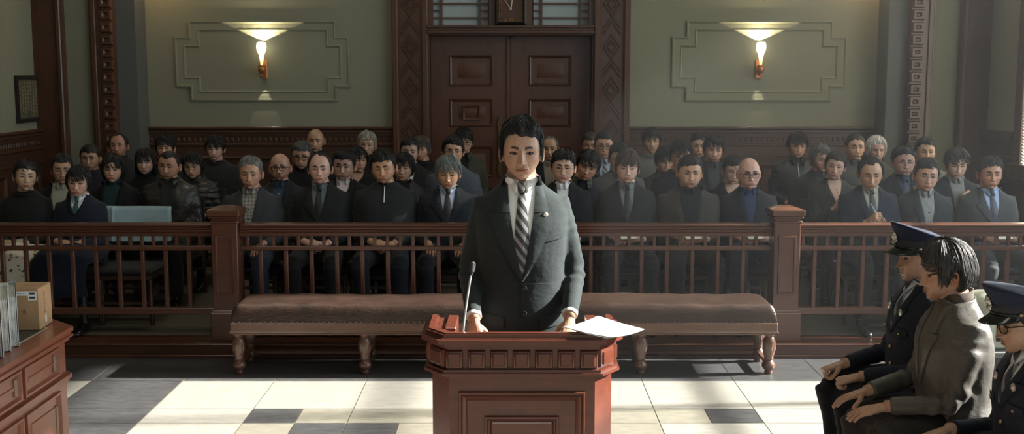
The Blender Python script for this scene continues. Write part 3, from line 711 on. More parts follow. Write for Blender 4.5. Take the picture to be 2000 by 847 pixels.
def seat_cover(x, y, rz, label):
    e = empty('seat_cover', (x, y, PZ), rz); tag(e, label, 'seat cover')
    nx, nz = 22, 10; V = []; F = []
    loop = []
    z0, z1 = .585, .845
    for k in range(nz): loop.append((-.018, z0+(z1-z0)*k/(nz-1)))
    for k in range(1, 4): loop.append((-.018+.066*k/4, z1+.006*math.sin(PI*k/4)))
    for k in range(nz): loop.append((.048, z1-(z1-z0)*k/(nz-1)))
    for i in range(nx):
        u = i/(nx-1)*2-1; xx = u*.222
        for (dy, z) in loop:
            f = .006*math.sin(u*5+z*28)*(1 if dy < 0 else .5)-.006*math.sin(u*3-z*40)
            yy = .245+.02+(z-.70)*.17-.02*u*u+dy+f*(z1-z)/.1*.5
            V.append((xx*(1+.02*(z1-z)/.27), yy, z-.004*abs(math.sin(u*4))*(z < .62)))
    m_ = len(loop)
    for i in range(nx-1):
        for j in range(m_-1): F.append((i*m_+j, i*m_+j+1, (i+1)*m_+j+1, (i+1)*m_+j))
    for i in (0, nx-1):
        for j in range(nz+1): F.append((i*m_+j, i*m_+j+1, i*m_+m_-2-j, i*m_+m_-1-j))
    o = link_mesh('cloth', V, F, BLUE, e); return e
# ------------------------------------------------------------------ people: head
def sst(a, b, x):
    t = np.clip((x-a)/(b-a), 0, 1); return t*t*(3-2*t)
ZT = np.array([-.125, -.115, -.1, -.085, -.07, -.05, -.03, -.01, .02, .05, .08, .12])
WT = np.array([.052, .056, .0625, .0670, .0705, .0730, .0750, .0760, .0765, .0770, .0760, .072])
FT = np.array([.084, .084, .085, .083, .084, .083, .082, .081, .084, .087, .087, .083])
EX, EZ = .0325, -.004
def head_base(u, p, P, off=0.0):
    u = np.asarray(u, float); p = np.asarray(p, float)
    s = np.sin(p); cu = np.cos(u); su = np.sin(u)
    fr = (1+cu)/2
    Hd = .060+(.053)*fr**.75; Hu = .112
    z = np.where(s < 0, Hd*s, Hu*s)
    a = np.abs(s)
    rw = np.where(s < 0, (1-a**2.7)**.41, np.maximum(0, 1-a**2.35)**.5)
    rf = np.where(s < 0, (1-a**5)**.22, np.sqrt(np.maximum(0, 1-a**2.25)))
    rb = np.where(s < 0, np.sqrt(np.maximum(0, 1-a**2)), np.sqrt(np.maximum(0, 1-a**2.3)))
    jaw = P.get('jaw', 1.0); 
    W = np.interp(z, ZT, WT)*P.get('wid', 1.0)*(1+(jaw-1)*sst(-.02, -.08, z))
    F = np.interp(z, ZT, FT); B = .103
    n = 2.35
    x = W*rw*np.sign(su)*np.abs(su)**(2/n)
    y = np.where(cu > 0, -F*rf*np.abs(cu)**(2/n), B*rb*np.abs(cu)**(2/2.1))
    if np.any(off):
        nx, ny, nz = x/.072**2, y/.092**2, z/.112**2
        l = np.sqrt(nx*nx+ny*ny+nz*nz)+1e-9
        x = x+off*nx/l; y = y+off*ny/l; z = z+off*nz/l
    return np.stack([x, y, z], -1)
def gau(d, s): return np.exp(-(d/s)**2)
def face_disp(x, y, z, P):
    """forward displacement of the face"""
    ax = np.abs(x); f = sst(.0, .045, -y); d = np.zeros_like(x)
    age = P.get('age', .3); fem = P.get('fem', 0)
    d += (.0035-.0025*fem)*gau(ax-.026, .016)*gau(z-.021, .008)+.002*gau(x, .02)*gau(z-.022, .010)
    d -= .0120*gau(ax-.030, .0175)*gau(z-EZ-.001, .0130)
    nz = P.get('nose', 1.0)
    t = np.clip((.012-z)/.054, 0, 1)                       # 0 at bridge, 1 at tip
    low = sst(-.050, -.043, z)*sst(.024, .004, z)
    d += nz*(.0065+.0145*t**1.25)*low*gau(x, .0062+.0042*t)
    d += nz*.0085*gau(ax-.0115, .0062)*gau(z+.0415, .0058)
    d += nz*.003*gau(x, .008)*gau(z+.040, .006)
    d -= .0028*gau(ax-.0065, .0028)*gau(z+.0485, .0022)
    d += .0035*gau(ax-.045, .016)*gau(z+.026, .016)*(1+.5*P.get('cheek', 0))
    d += P.get('fat', 0)*.006*gau(ax-.040, .024)*gau(z+.060, .024)
    d += .0045*gau(x, .026)*gau(z+.067, .017)
    mz = -.0675; mc = mz-P.get('frown', .0)*.004*(ax/.024)**2
    mw = sst(.027, .019, ax)
    d += (.0026+.001*fem)*gau(z-mc-.0050, .0040)*mw*(1-.25*gau(x, .003))
    d += (.0036+.001*fem)*gau(z-mc+.0058, .0046)*sst(.023, .012, ax)
    d -= .0042*gau(z-mc, .0015)*mw
    d -= .0020*gau(x, .0028)*gau(z+.055, .006)
    d -= .0040*gau(x, .020)*gau(z+.0845, .0055)
    d += .0055*gau(x, .016)*gau(z+.1005, .0105)
    d -= .0024*(.4+age)*gau((ax-.021)-(-.040-z)*.42, .0030)*sst(-.078, -.066, z)*sst(-.036, -.046, z)
    d -= .0016*age*gau(z-EZ+.0155+.25*(ax-.028), .0024)*gau(ax-.029, .014)
    d -= .0007*age*(np.sin(z*520)+.3)*sst(.030, .042, z)*sst(.075, .06, z)*sst(.05, .03, ax)
    d -= .0030*sst(.004, .0, ax-.062)*0
    # lids
    lid = .0062*np.sqrt(np.maximum(0, 1-((ax-EX)/.0165)**2-((z-EZ)/.0125)**2))
    d += lid
    return d*f
def eye_open(ax, z, P):
    o = P.get('open', 1.0); e = (ax-EX)/.0158; tilt = .0010*(ax-EX)/.015
    up = .0054*o*(1-e*e)+tilt; dn = -.0042*max(o, .2)*(1-e*e)+tilt
    return z-EZ-up, z-EZ-dn, np.abs(e) < 1
def warp_axis(lo, hi, n, dens):
    t = np.linspace(lo, hi, 600); c = np.concatenate([[0], np.cumsum((dens(t[1:])+dens(t[:-1]))/2)]); c /= c[-1]
    return np.interp(np.linspace(0, 1, n), c, t)
def head_mesh(P, nu=88, npp=92):
    us = warp_axis(-PI, PI, nu+1, lambda t: 1+2.2*np.exp(-(t/.75)**2)+1.6*np.exp(-((np.abs(t)-.36)/.16)**2))[:-1]
    ps = warp_axis(-PI/2+.02, PI/2-.02, npp, lambda t: 1+1.5*np.exp(-((t+.35)/.45)**2)+2.2*np.exp(-((t+.035)/.07)**2))
    U, Q = np.meshgrid(us, ps)
    V = head_base(U, Q, P).reshape(-1, 3); x, y, z = V.T.copy()
    d = face_disp(x, y, z, P)
    V[:, 1] -= d
    # skin colour
    sk = np.array(P.get('skin', (.50, .30, .20))); col = np.tile(sk, (len(V), 1)); ax = np.abs(x); front = (y < -.03)
    def mix(c, wgt): 
        nonlocal col; wgt = np.clip(wgt, 0, 1)[:, None]*front[:, None]; col = col*(1-wgt)+np.array(c)*wgt
    fem = P.get('fem', 0)
    mix(sk*np.array([1.02, .80, .76]), .5*gau(ax-.042, .018)*gau(z+.030, .016)+.4*gau(x, .011)*gau(z+.040, .009))
    if P.get('beard', .25) and not fem:
        bm = sst(.074, .058, ax)*np.clip(gau(z+.098, .026)+.8*gau(z+.057, .006)*sst(.034, .02, ax), 0, 1)*(1-gau(x, .02)*gau(z+.070, .008))
        mix(sk*.42, P.get('beard', .25)*bm)
    mc = -.0675-P.get('frown', .0)*.004*(ax/.024)**2
    lip = sst(.0245, .021, ax)*sst(.0095-.004*(ax/.024), .0070-.004*(ax/.024), z-mc)*sst(-.0125, -.0100, z-mc+.0*ax)
    mix(sk*np.array([.74, .42, .40]) if not fem else sk*np.array([.85, .32, .33]), lip*(.8 if not fem else .9))
    mix(sk*.28, .8*gau(z-mc, .0012)*sst(.025, .022, ax))
    hc = np.array(P.get('hair', (.012, .010, .009))); ink = P.get('ink', 1.0)
    bt = (ax-.010)/.034
    bz = .0165+P.get('browz', 0)+.0050*np.sin(np.clip(bt, 0, 1)*2.35)-.0005*np.clip(bt, 0, 1)**2-P.get('browtilt', 0)*.0035*(1-np.clip(bt, 0, 1))
    mix(hc*.8+.006, (.85 if fem else 1.0)*np.clip(1.7*ink*gau(z-bz, (.0030 if fem else .0046)*ink*(1.1-.45*np.clip(bt, 0, 1))), 0, 1)*sst(.0, .12, bt)*sst(1.08, .85, bt))
    zu, zd, inx = eye_open(ax, z, P)
    eyelike = inx & front
    opn = P.get('open', 1.0)
    if opn > .15:
        ins = eyelike & (zu < 0) & (zd > 0)
        depth = np.minimum(-zu, zd)
        V[:, 1] += np.where(ins, .0065*np.clip(depth/.0011, 0, 1), 0)
        col[ins] = (.10, .05, .04)
    band = np.where((np.abs((ax-EX)/.0158) < 1) & front, np.clip(1.5*ink*gau(zu-.0008*ink, .0018*ink), 0, 1), 0)*(np.abs((ax-EX)/.0166) < 1); mix((.02, .014, .012), band*.97)
    mix(sk*.45, np.where(eyelike, gau(zu-.0042*(1+.2*opn), .0010), 0)*.45)         # lid crease
    V = V.astype(float); F = []
    idx = np.arange(nu*npp).reshape(npp, nu); nxt = np.roll(idx, -1, 1)
    F = np.stack([idx[:-1], nxt[:-1], nxt[1:], idx[1:]], -1).reshape(-1, 4)
    Vs = [V]; Cs = [col]; Fs = [F]; Ms = [np.zeros(len(F), int)]; b = len(V)
    # poles
    for row, zz, flip in ((0, V[idx[0], 2].mean()-.0005, 1), (npp-1, V[idx[-1], 2].mean()+.0003, 0)):
        c = V[idx[row]].mean(0); c[2] = zz; Vs.append(c[None]); Cs.append(sk[None])
        r = idx[row]; r2 = np.roll(r, -1)
        f = np.stack([r, r2, np.full(nu, b), np.full(nu, b)], -1)
        if flip: f = f[:, [1, 0, 2, 3]]
        Fs.append(f); Ms.append(np.zeros(nu, int)); b += 1
    # eyeballs
    if opn > .15:
        R = .0120; gz = P.get('gaze', (0, 0))
        for s in (-1, 1):
            px = s*EX; yb = head_base(np.array([np.interp(px, *_invx(P))]), np.array([EZ/.113]), P)[0, 1]
            yb -= float(face_disp(np.array([px]), np.array([yb]), np.array([EZ]), P)[0])
            cy = yb+.0010+R
            an = np.array([0, .09, .18, .19, .30, .42, .50, .53, .8, 1.15, 1.6]); nn = 18
            rings = []; rc = []
            for k, a in enumerate(an):
                th = np.linspace(0, 2*PI, nn, endpoint=False)
                v = np.stack([np.sin(a)*np.cos(th), -np.cos(a)*np.ones(nn), np.sin(a)*np.sin(th)], -1)
                g = gz[0]; h = gz[1]
                v = v @ np.array([[math.cos(g), math.sin(g), 0], [-math.sin(g), math.cos(g), 0], [0, 0, 1]])
                v = v @ np.array([[1, 0, 0], [0, math.cos(h), math.sin(h)], [0, -math.sin(h), math.cos(h)]])
                rings.append(v*R+np.array([px, cy, EZ]))
                c = (.006, .005, .005) if a <= .18 else ((.035, .018, .010) if a < .43 else ((.02, .012, .01) if a <= .5 else P.get('sclera', (.30, .26, .24))))
                rc.append(np.tile(np.array(c), (nn, 1)))
            vv = np.concatenate(rings); i2 = np.arange(len(vv)).reshape(len(an), nn)+b; n2 = np.roll(i2, -1, 1)
            Fs.append(np.stack([i2[:-1], i2[1:], n2[1:], n2[:-1]], -1).reshape(-1, 4)); Ms.append(np.ones((len(an)-1)*nn, int))
            Vs.append(vv); Cs.append(np.concatenate(rc)); b += len(vv)
    # ears
    for s in (-1, 1):
        nr, nt_ = 9, 22; vv = []
        for i in range(nr):
            r = i/(nr-1)
            for j in range(nt_):
                a = 2*PI*j/nt_
                ex = .0155*(1+.12*math.sin(a)); ez = .031*(1-.05*math.cos(a))
                yy = r*ex*math.cos(a)*(1 if math.sin(a) > -.3 else .8); zz = r*ez*math.sin(a)
                ht = .004+.006*sst(.55, .82, r)-.005*sst(.86, 1, r)+.004*(r < .4)*max(0, math.cos(a))*0-.004*gau(r-.45, .22)
                vv.append((s*(.0735*P.get('wid', 1)+.010*(yy/.0155+1)*.5+float(ht)), .012+yy+.10*zz, EZ-.010+zz))
        for j in range(nt_):
            vv.append((s*(.060*P.get('wid', 1)), .012+vv[(nr-1)*nt_+j][1]*.0+(vv[(nr-1)*nt_+j][1]-.012)*.6, vv[(nr-1)*nt_+j][2]*.8))
        i2 = np.arange(len(vv)).reshape(nr+1, nt_)+b; n2 = np.roll(i2, -1, 1)
        f = np.stack([i2[:-1], i2[1:], n2[1:], n2[:-1]], -1).reshape(-1, 4)
        if s < 0: f = f[:, ::-1]
        Fs.append(f); Ms.append(np.zeros(len(f), int)); Vs.append(np.array(vv)); Cs.append(np.tile(sk*np.array([.98, .82, .78]), (len(vv), 1))); b += len(vv)
    return np.concatenate(Vs), np.concatenate(Fs), np.concatenate(Cs), np.concatenate(Ms)
def _invx(P):
    u = np.linspace(-1.2, 1.2, 121); return head_base(u, np.full(121, EZ/.113), P)[:, 0], u
# ------------------------------------------------------------------ hair
def pfun(p):     # latitude -> z for the upper head
    return .112*np.sin(p)
STY = {
 # zf hairline height at the forehead, tf/ts/tt thickness front/side/top, line extra, bang = how far locks fall over the forehead
 'short':  dict(zf=.060, tt=.017, ts=.007, tf=.017, bang=.16, side=-.018, nape=-.070, n=190, ln=.05, th=.0042),
 'crew':   dict(zf=.062, tt=.007, ts=.005, tf=.008, bang=.0, side=-.012, nape=-.060, n=0, ln=.02, th=.003),
 'fringe': dict(zf=.055, tt=.020, ts=.015, tf=.016, bang=.9, side=-.028, nape=-.080, n=240, ln=.075, th=.0050),
 'messy':  dict(zf=.056, tt=.025, ts=.014, tf=.022, bang=.55, side=-.026, nape=-.085, n=280, ln=.07, th=.0052),
 'wave':   dict(zf=.056, tt=.024, ts=.010, tf=.024, bang=.25, side=-.040, nape=-.095, n=280, ln=.08, th=.0055),
 'up':     dict(zf=.056, tt=.015, ts=.012, tf=.013, bang=.15, side=-.020, nape=-.075, n=150, ln=.08, th=.0035),
 'bob':    dict(zf=.055, tt=.018, ts=.016, tf=.014, bang=.85, side=-.050, nape=-.100, n=220, ln=.085, th=.0050, curtain=-.10),
 'long':   dict(zf=.056, tt=.016, ts=.013, tf=.012, bang=.6, side=-.050, nape=-.100, n=220, ln=.09, th=.0050, curtain=-.22),
 'bald':   dict(zf=.30, tt=.0, ts=.0035, tf=.0, bang=0, side=-.012, nape=-.065, n=0, ln=.02, th=.003, bald=.018),
 'thin':   dict(zf=.082, tt=.006, ts=.009, tf=.004, bang=0, side=-.018, nape=-.070, n=120, ln=.05, th=.0032, recede=.028),
 'recede': dict(zf=.076, tt=.010, ts=.010, tf=.008, bang=0, side=-.018, nape=-.075, n=150, ln=.055, th=.0035, recede=.016),
}
def hair_line(a, S):
    zf = S['zf']; rc = S.get('recede', 0)
    xs = [0, .30, .60, .85, 1.03, 1.19, 1.33, 1.44, 1.60, 1.85, 2.1, PI]
    zs = [zf, zf+.002+rc*.3, zf-.001+rc, zf-.006+rc*.8, zf-.016+rc*.3, .028, .006, S['side'], .022, .004 if 'curtain' not in S else -.05, S['nape']+.02, S['nape']]
    return np.interp(a, xs, zs)
def hair_thick(U, Z, S, V3):
    q_ = S.get('ph', (0, 0, 0)); bm = S.get('bump', .25)*(.5*np.sin(U*2.3+q_[0])+.35*np.sin(U*4.3+Z*38+q_[1])+.3*np.sin(U*7-Z*60+q_[2]))
    a = np.abs(U); m = Z-hair_line(a, S)+(.0065*np.sin(U*2.4+q_[1])+.0025*np.sin(U*11+q_[2]))*sst(1.2, .9, a)
    if 'bald' in S:
        m = np.minimum(m, (S['bald']+.012*np.cos(U*2)+np.where(a < 1.05, -.05, 0))-Z)
    wt = sst(.03, .10, Z); wf = sst(1.3, .5, a)*sst(.02, .06, Z)
    T = S['ts']*(1-wt)+S['tt']*wt; T = T*(1-wf)+S['tf']*wf
    T = T*(1+bm*sst(.02, .07, Z))*(.12+.88*sst(-.002, .030, m))+.0015
    T = np.where(m > 0, T, -.004+np.minimum(0, m)*.2)
    return T, m
def hair_mesh(P, rnd, detail=1.0):
    S = dict(STY[P['style']]); S.update(P.get('sty', {}))
    nu, npp = int(110*detail), int(64*detail)
    PH = rnd.uniform(0, 6, 8); S.setdefault('ph', tuple(PH[:3])); S.setdefault('bump', .12+.3*P.get('messy', .4) if S['n'] else .05)
    us = np.linspace(-PI, PI, nu, endpoint=False); ps = warp_axis(-1.35, PI/2-.01, npp, lambda t: 1+0*t)
    U, Q = np.meshgrid(us, ps); B = head_base(U, Q, P); Z = B[..., 2]
    T, m = hair_thick(U, Z, S, B)
    ph = PH; tw = P.get('part', .3)
    Uw = U+.35*np.sin(Q*2+ph[0])*.6
    rid = .45*np.sin(Uw*23+ph[1]+2*np.sin(Q*3+ph[2]))+.35*np.sin(Uw*41+ph[3]+1.5*np.sin(Q*5+ph[4]))+.3*np.sin(Uw*9+Q*4+ph[5])
    amp = np.clip(T, 0, .02)*(.16 if S['n'] else .04)
    T = T+np.where(m > 0, rid*amp, 0)
    V = head_base(U, Q, P, off=T).reshape(-1, 3)
    idx = np.arange(nu*npp).reshape(npp, nu); nxt = np.roll(idx, -1, 1)
    F = np.stack([idx[:-1], nxt[:-1], nxt[1:], idx[1:]], -1).reshape(-1, 4)
    keep = (m.reshape(-1)[F] > -.012).any(1); F = F[keep]
    Vs = [V]; Fs = [F]; b = len(V)
    top = V[idx[-1]].mean(0)[None]; Vs.append(top)
    if keep.size: 
        if m[-1].max() > 0: Fs.append(np.stack([idx[-1], np.roll(idx[-1], -1), np.full(nu, b), np.full(nu, b)], -1))
    b += 1
    # curtain for long hair
    if 'curtain' in S:
        L = S['curtain']; na, nz = 70, 22; a0 = P.get('curt_a', 1.28)
        aa = np.linspace(a0, 2*PI-a0, na); tz = np.linspace(0, 1, nz)
        A, Tz = np.meshgrid(aa, tz); zc = .035+(L-.035)*Tz+.006*np.sin(A*17+ph[6])*Tz
        bul = 1+.10*np.sin(np.clip(Tz*1.15, 0, 1)*PI)*1.0-.10*Tz**3
        rid = .0025*np.sin(A*31+ph[7]+np.sin(Tz*4))+.002*np.sin(A*53+ph[1])
        rx = (.0735*P.get('wid', 1)+S['ts']*.85)*bul+rid; ry = (.098+S['ts']*.7)*bul+rid
        x = rx*np.sin(A); y = -ry*np.cos(A)+.01*Tz; V1 = np.stack([x, y, zc], -1).reshape(-1, 3)
        V2 = np.stack([x*.86, y*.86, zc], -1).reshape(-1, 3)
        i1 = np.arange(na*nz).reshape(nz, na)
        f1 = np.stack([i1[:-1, :-1], i1[1:, :-1], i1[1:, 1:], i1[:-1, 1:]], -1).reshape(-1, 4)
        f2 = f1[:, ::-1]+na*nz
        ed = []
        for (e0, e1) in [(i1[:-1, 0], i1[1:, 0]), (i1[1:, -1], i1[:-1, -1]), (i1[-1, :-1], i1[-1, 1:])]:
            ed.append(np.stack([e1, e0, e0+na*nz, e1+na*nz], -1))
        ff = np.concatenate([f1, f2]+ed)+b
        Vs += [V1, V2]; Fs.append(ff); b += 2*na*nz
    # locks
    n = int(S['n']*(1.7 if detail < 1.3 else 5.5)); K = 6; NS = 4
    if n:
        thk = S['th']*(.66 if detail < 1.3 else .40); back = S['bang'] <= .3
        cand = rnd.uniform(-PI, PI, n*6); cp = np.arcsin(rnd.uniform(-.9, .999, n*6))
        bz = head_base(cand, cp, P)[:, 2]; mm = bz-hair_line(np.abs(cand), S)
        ok = np.nonzero(mm > .004)[0][:n]; n = len(ok); u0 = cand[ok]; p0 = cp[ok]
        frontm = (np.abs(u0) < 1.15) & (p0 > .45)
        ln = S['ln']*rnd.uniform(.6, 1.25, n)
        bang = S['bang']; sweep_ = P.get('sweep', .5)
        paths = []; fall = rnd.uniform(0, 1, n) < (bang*.9 if back else 1)
        if back:      # hair combed up from the hairline
            lowf = frontm & (rnd.uniform(0, 1, n) < .6); hl_ = hair_line(np.abs(u0), S)
            p0 = np.where(lowf, np.arcsin(np.clip((hl_+.004+rnd.uniform(0, .02, n))/.112, -.9, .99)), p0)
        uu = u0.copy(); pp = p0.copy()
        Tz, m0 = hair_thick(uu, head_base(uu, pp, P)[:, 2], S, None)
        lift0 = rnd.uniform(-.1, .35, n)*thk*2+.0005
        curl = rnd.uniform(-1, 1, n)
        messy = P.get('messy', .4)
        for k in range(K):
            t = k/(K-1)
            Z = head_base(uu, pp, P)[:, 2]
            T, mk = hair_thick(uu, Z, S, None)
            Tk = np.where(mk > 0, T, .006+.2*thk)
            off = Tk+lift0+messy*thk*1.6*np.sin(t*PI)*(.5+.5*curl)+messy*thk*1.5*t*t*np.abs(curl)
            paths.append(head_base(uu, pp, P, off=off))
            stepl = ln/(K-1)/.1
            du = np.where(frontm, sweep_*.9, .12*curl)+messy*.35*curl*np.sin(t*5+curl*3)
            dp = np.where(frontm & back & ~fall, .9, -1.0)
            # stop locks crossing the forehead unless fringe
            lim = hair_line(np.abs(uu), S); allow = np.where(frontm, lim-.004-bang*.048*(.55+.45*rnd.uniform(0, 1, n)), -.11 if 'curtain' in S else S['nape']-.02)
            allow = np.where((np.abs(uu) > 1.2) & (np.abs(uu) < 1.7), np.maximum(allow, S['side']-.012 if 'curtain' not in S else -.11), allow)
            allow = np.where((np.abs(uu) >= 1.50) & ('curtain' not in S), np.maximum(allow, np.minimum(lim-.012, .05)), allow)
            dp = np.where((Z < allow+.006) & (dp < 0), dp*.06, dp)
            sc_ = 1/np.maximum(.35, np.cos(pp))
            uu = uu+du*stepl*.8*np.minimum(sc_, 1.6); pp = np.clip(pp+dp*stepl, -1.3, 1.55)
        Pn = np.stack(paths, 1)                                        # n,K,3
        tan = np.gradient(Pn, axis=1); tan /= np.linalg.norm(tan, axis=2, keepdims=True)+1e-9
        outv = Pn/np.array([.072**2, .092**2, .112**2]); outv /= np.linalg.norm(outv, axis=2, keepdims=True)+1e-9
        side = np.cross(tan, outv); side /= np.linalg.norm(side, axis=2, keepdims=True)+1e-9
        prof = np.array([.5, .95, 1.0, .85, .55, .08])*thk
        an = np.linspace(0, 2*PI, NS, endpoint=False)
        rings = Pn[:, :, None, :]+prof[None, :, None, None]*(side[:, :, None, :]*np.cos(an)[None, None, :, None]*1.15+outv[:, :, None, :]*np.sin(an)[None, None, :, None]*.55)
        vv = rings.reshape(-1, 3)
        base = np.arange(n)[:, None, None]*K*NS+np.arange(K)[None, :, None]*NS+np.arange(NS)[None, None, :]
        nb = np.roll(base, -1, 2)
        ff = np.stack([base[:, :-1], nb[:, :-1], nb[:, 1:], base[:, 1:]], -1).reshape(-1, 4)+b
        Vs.append(vv); Fs.append(ff); b += len(vv)
    return np.concatenate(Vs), np.concatenate(Fs)
# ------------------------------------------------------------------ materials for people
def skin_mat():
    m, nt, bs = newmat('skin'); a = N(nt, 'ShaderNodeVertexColor', layer_name='Col')
    n = noise(nt, 55, 4); mx = N(nt, 'ShaderNodeMixRGB', blend_type='MULTIPLY'); mx.inputs[0].default_value = 1
    r = ramp(nt, n.outputs[0], [(.3, (.86, .82, .80)), (.7, (1.05, 1.03, 1.02))]); nt.links.new(a.outputs[0], mx.inputs[1]); nt.links.new(r.outputs[0], mx.inputs[2])
    nt.links.new(mx.outputs[0], bs.inputs['Base Color']); bs.inputs['Roughness'].default_value = .40
    bs.inputs['Subsurface Weight'].default_value = .06; bs.inputs['Subsurface Radius'].default_value = (.01, .004, .002); bs.inputs['Subsurface Scale'].default_value = .5
    n2 = noise(nt, 300, 3); bump(nt, bs, n2.outputs[0], .12, .002); return m
SKIN = skin_mat()
EYE, nt, bs = newmat('eye_surface'); a = N(nt, 'ShaderNodeVertexColor', layer_name='Col'); nt.links.new(a.outputs[0], bs.inputs['Base Color']); bs.inputs['Roughness'].default_value = .08
_mc = {}
def hair_mat(col):
    k = ('h',)+tuple(col)
    if k not in _mc:
        m, nt, bs = newmat('hair'); n = noise(nt, 90, 4, sc3=(1, 1, .25)); n2 = noise(nt, 6, 2)
        r = ramp(nt, n.outputs[0], [(.3, tuple(c*.55 for c in col)), (.7, tuple(min(1, c*1.5+.004) for c in col))]); nt.links.new(r.outputs[0], bs.inputs['Base Color'])
        bs.inputs['Roughness'].default_value = .5; bs.inputs['Specular IOR Level'].default_value = .32; bump(nt, bs, n.outputs[0], .8, .004); _mc[k] = m
    return _mc[k]
def cloth(col, kind='wool', name='cloth'):
    k = (kind, name)+tuple(round(c, 4) for c in col)
    if k not in _mc:
        m, nt, bs = newmat(name); rough = {'wool': .82, 'leather': .38, 'shine': .5, 'cotton': .8, 'knit': .9}[kind]
        n = noise(nt, {'wool': 240, 'leather': 60, 'shine': 90, 'cotton': 200, 'knit': 130}[kind], 3)
        r = ramp(nt, n.outputs[0], [(.3, tuple(c*(.96 if kind == 'cotton' else .88) for c in col)), (.7, tuple(min(1, c*(1.04 if kind == 'cotton' else 1.12)) for c in col))]); nt.links.new(r.outputs[0], bs.inputs['Base Color'])
        bs.inputs['Roughness'].default_value = rough; bs.inputs['Sheen Weight'].default_value = .06 if kind in ('wool', 'knit') else .02
        bs.inputs['Sheen Roughness'].default_value = .5
        bs.inputs['Specular IOR Level'].default_value = .5 if kind in ('leather', 'shine') else .2
        n2 = noise(nt, 7, 4, sc3=(1, 1, 1.4), rough=.55)
        ad = N(nt, 'ShaderNodeMath', operation='MULTIPLY_ADD'); nt.links.new(n.outputs[0], ad.inputs[0]); ad.inputs[1].default_value = .04; nt.links.new(n2.outputs[0], ad.inputs[2])
        bump(nt, bs, ad.outputs[0], .6 if kind == 'leather' else (.10 if kind == 'cotton' else .28), .03); _mc[k] = m
    return _mc[k]
def check_mat(c1, c2, sc=38, name='checked_cloth'):
    k = ('chk', sc)+tuple(c1)+tuple(c2)
    if k not in _mc:
        m, nt, bs = newmat(name); tc = N(nt, 'ShaderNodeTexCoord'); sp = N(nt, 'ShaderNodeSeparateXYZ'); nt.links.new(tc.outputs['Object'], sp.inputs[0])
        outs = []
        for ax in (0, 2):
            mu = N(nt, 'ShaderNodeMath', operation='MULTIPLY'); nt.links.new(sp.outputs[ax], mu.inputs[0]); mu.inputs[1].default_value = sc*2
            sn = N(nt, 'ShaderNodeMath', operation='SINE'); nt.links.new(mu.outputs[0], sn.inputs[0]); outs.append(sn)
        ad = N(nt, 'ShaderNodeMath', operation='ADD'); nt.links.new(outs[0].outputs[0], ad.inputs[0]); nt.links.new(outs[1].outputs[0], ad.inputs[1])
        mr = N(nt, 'ShaderNodeMapRange'); mr.inputs[1].default_value = -1.2; mr.inputs[2].default_value = 1.4; nt.links.new(ad.outputs[0], mr.inputs[0])
        r = ramp(nt, mr.outputs[0], [(.35, c1), (.65, c2)]); nt.links.new(r.outputs[0], bs.inputs['Base Color']); bs.inputs['Roughness'].default_value = .8; _mc[k] = m
    return _mc[k]
def stripe_mat(c1, c2, sc, ang, name='striped_tie', duty=.0):
    k = ('str', sc, ang)+tuple(c1)+tuple(c2)
    if k not in _mc:
        m, nt, bs = newmat(name); tc = N(nt, 'ShaderNodeTexCoord'); sp = N(nt, 'ShaderNodeSeparateXYZ'); nt.links.new(tc.outputs['Object'], sp.inputs[0])
        a = N(nt, 'ShaderNodeMath', operation='MULTIPLY'); nt.links.new(sp.outputs[0], a.inputs[0]); a.inputs[1].default_value = sc*math.sin(ang)
        b_ = N(nt, 'ShaderNodeMath', operation='MULTIPLY_ADD'); nt.links.new(sp.outputs[2], b_.inputs[0]); b_.inputs[1].default_value = sc*math.cos(ang); nt.links.new(a.outputs[0], b_.inputs[2])
        sn = N(nt, 'ShaderNodeMath', operation='SINE'); nt.links.new(b_.outputs[0], sn.inputs[0])
        mr = N(nt, 'ShaderNodeMapRange'); mr.inputs[1].default_value = -.12+duty; mr.inputs[2].default_value = .12+duty; nt.links.new(sn.outputs[0], mr.inputs[0])
        r = ramp(nt, mr.outputs[0], [(.0, c1), (1.0, c2)]); nt.links.new(r.outputs[0], bs.inputs['Base Color']); bs.inputs['Roughness'].default_value = .45; _mc[k] = m
    return _mc[k]
SHOE = plain('black_shoe_leather', (.012, .012, .013), .22)
SPEC = plain('spectacle_frame', (.02, .018, .018), .3, .3); SPECM = plain('thin_metal_spectacle_frame', (.35, .33, .30), .25, .9)
SPGL = plain('spectacle_lens', (1, 1, 1), .02, **{'Transmission Weight': 1.0, 'IOR': 1.02})
# ------------------------------------------------------------------ body
def ik(S, W, a, b, pole):
    S, W = Vector(S), Vector(W); d = W-S; L = min(d.length, (a+b)*.999); u = d.normalized()
    x = (a*a-b*b+L*L)/(2*L); h = math.sqrt(max(0, a*a-x*x)); p = Vector(pole); p = (p-u*p.dot(u)).normalized()
    return S+u*x+p*h, S+u*L
TOR = [(0.00, .180, .120, .0), (.07, .185, .125, .0), (.18, .163, .112, -.004), (.31, .176, .118, -.004), (.40, .188, .114, .0), (.455, .190, .100, .006), (.49, .176, .083, .010), (.518, .135, .068, .014), (.545, .092, .060, .016), (.572, .066, .056, .014)]
def torso_rings(k, wd, grow, T, tbl=TOR, n=28, belly=0.0, drop=None):
    R = []
    rows = list(tbl)
    if drop: rows = drop+rows
    for (z, w_, d_, yc) in rows:
        bl = belly*math.exp(-((z-.16)/.14)**2)
        w2 = w_*wd+grow+bl*.5; d2 = d_*(1+(wd-1)*.6)+grow+bl*.6
        ring = []
        for j in range(n):
            a = 2*PI*j/n; c, s = math.cos(a), math.sin(a); e = 2/2.5
            ring.append(T @ Vector((w2*math.copysign(abs(c)**e, c), yc-bl*.5+d2*math.copysign(abs(s)**e, s), z*k)))
        R.append(ring)
    return R
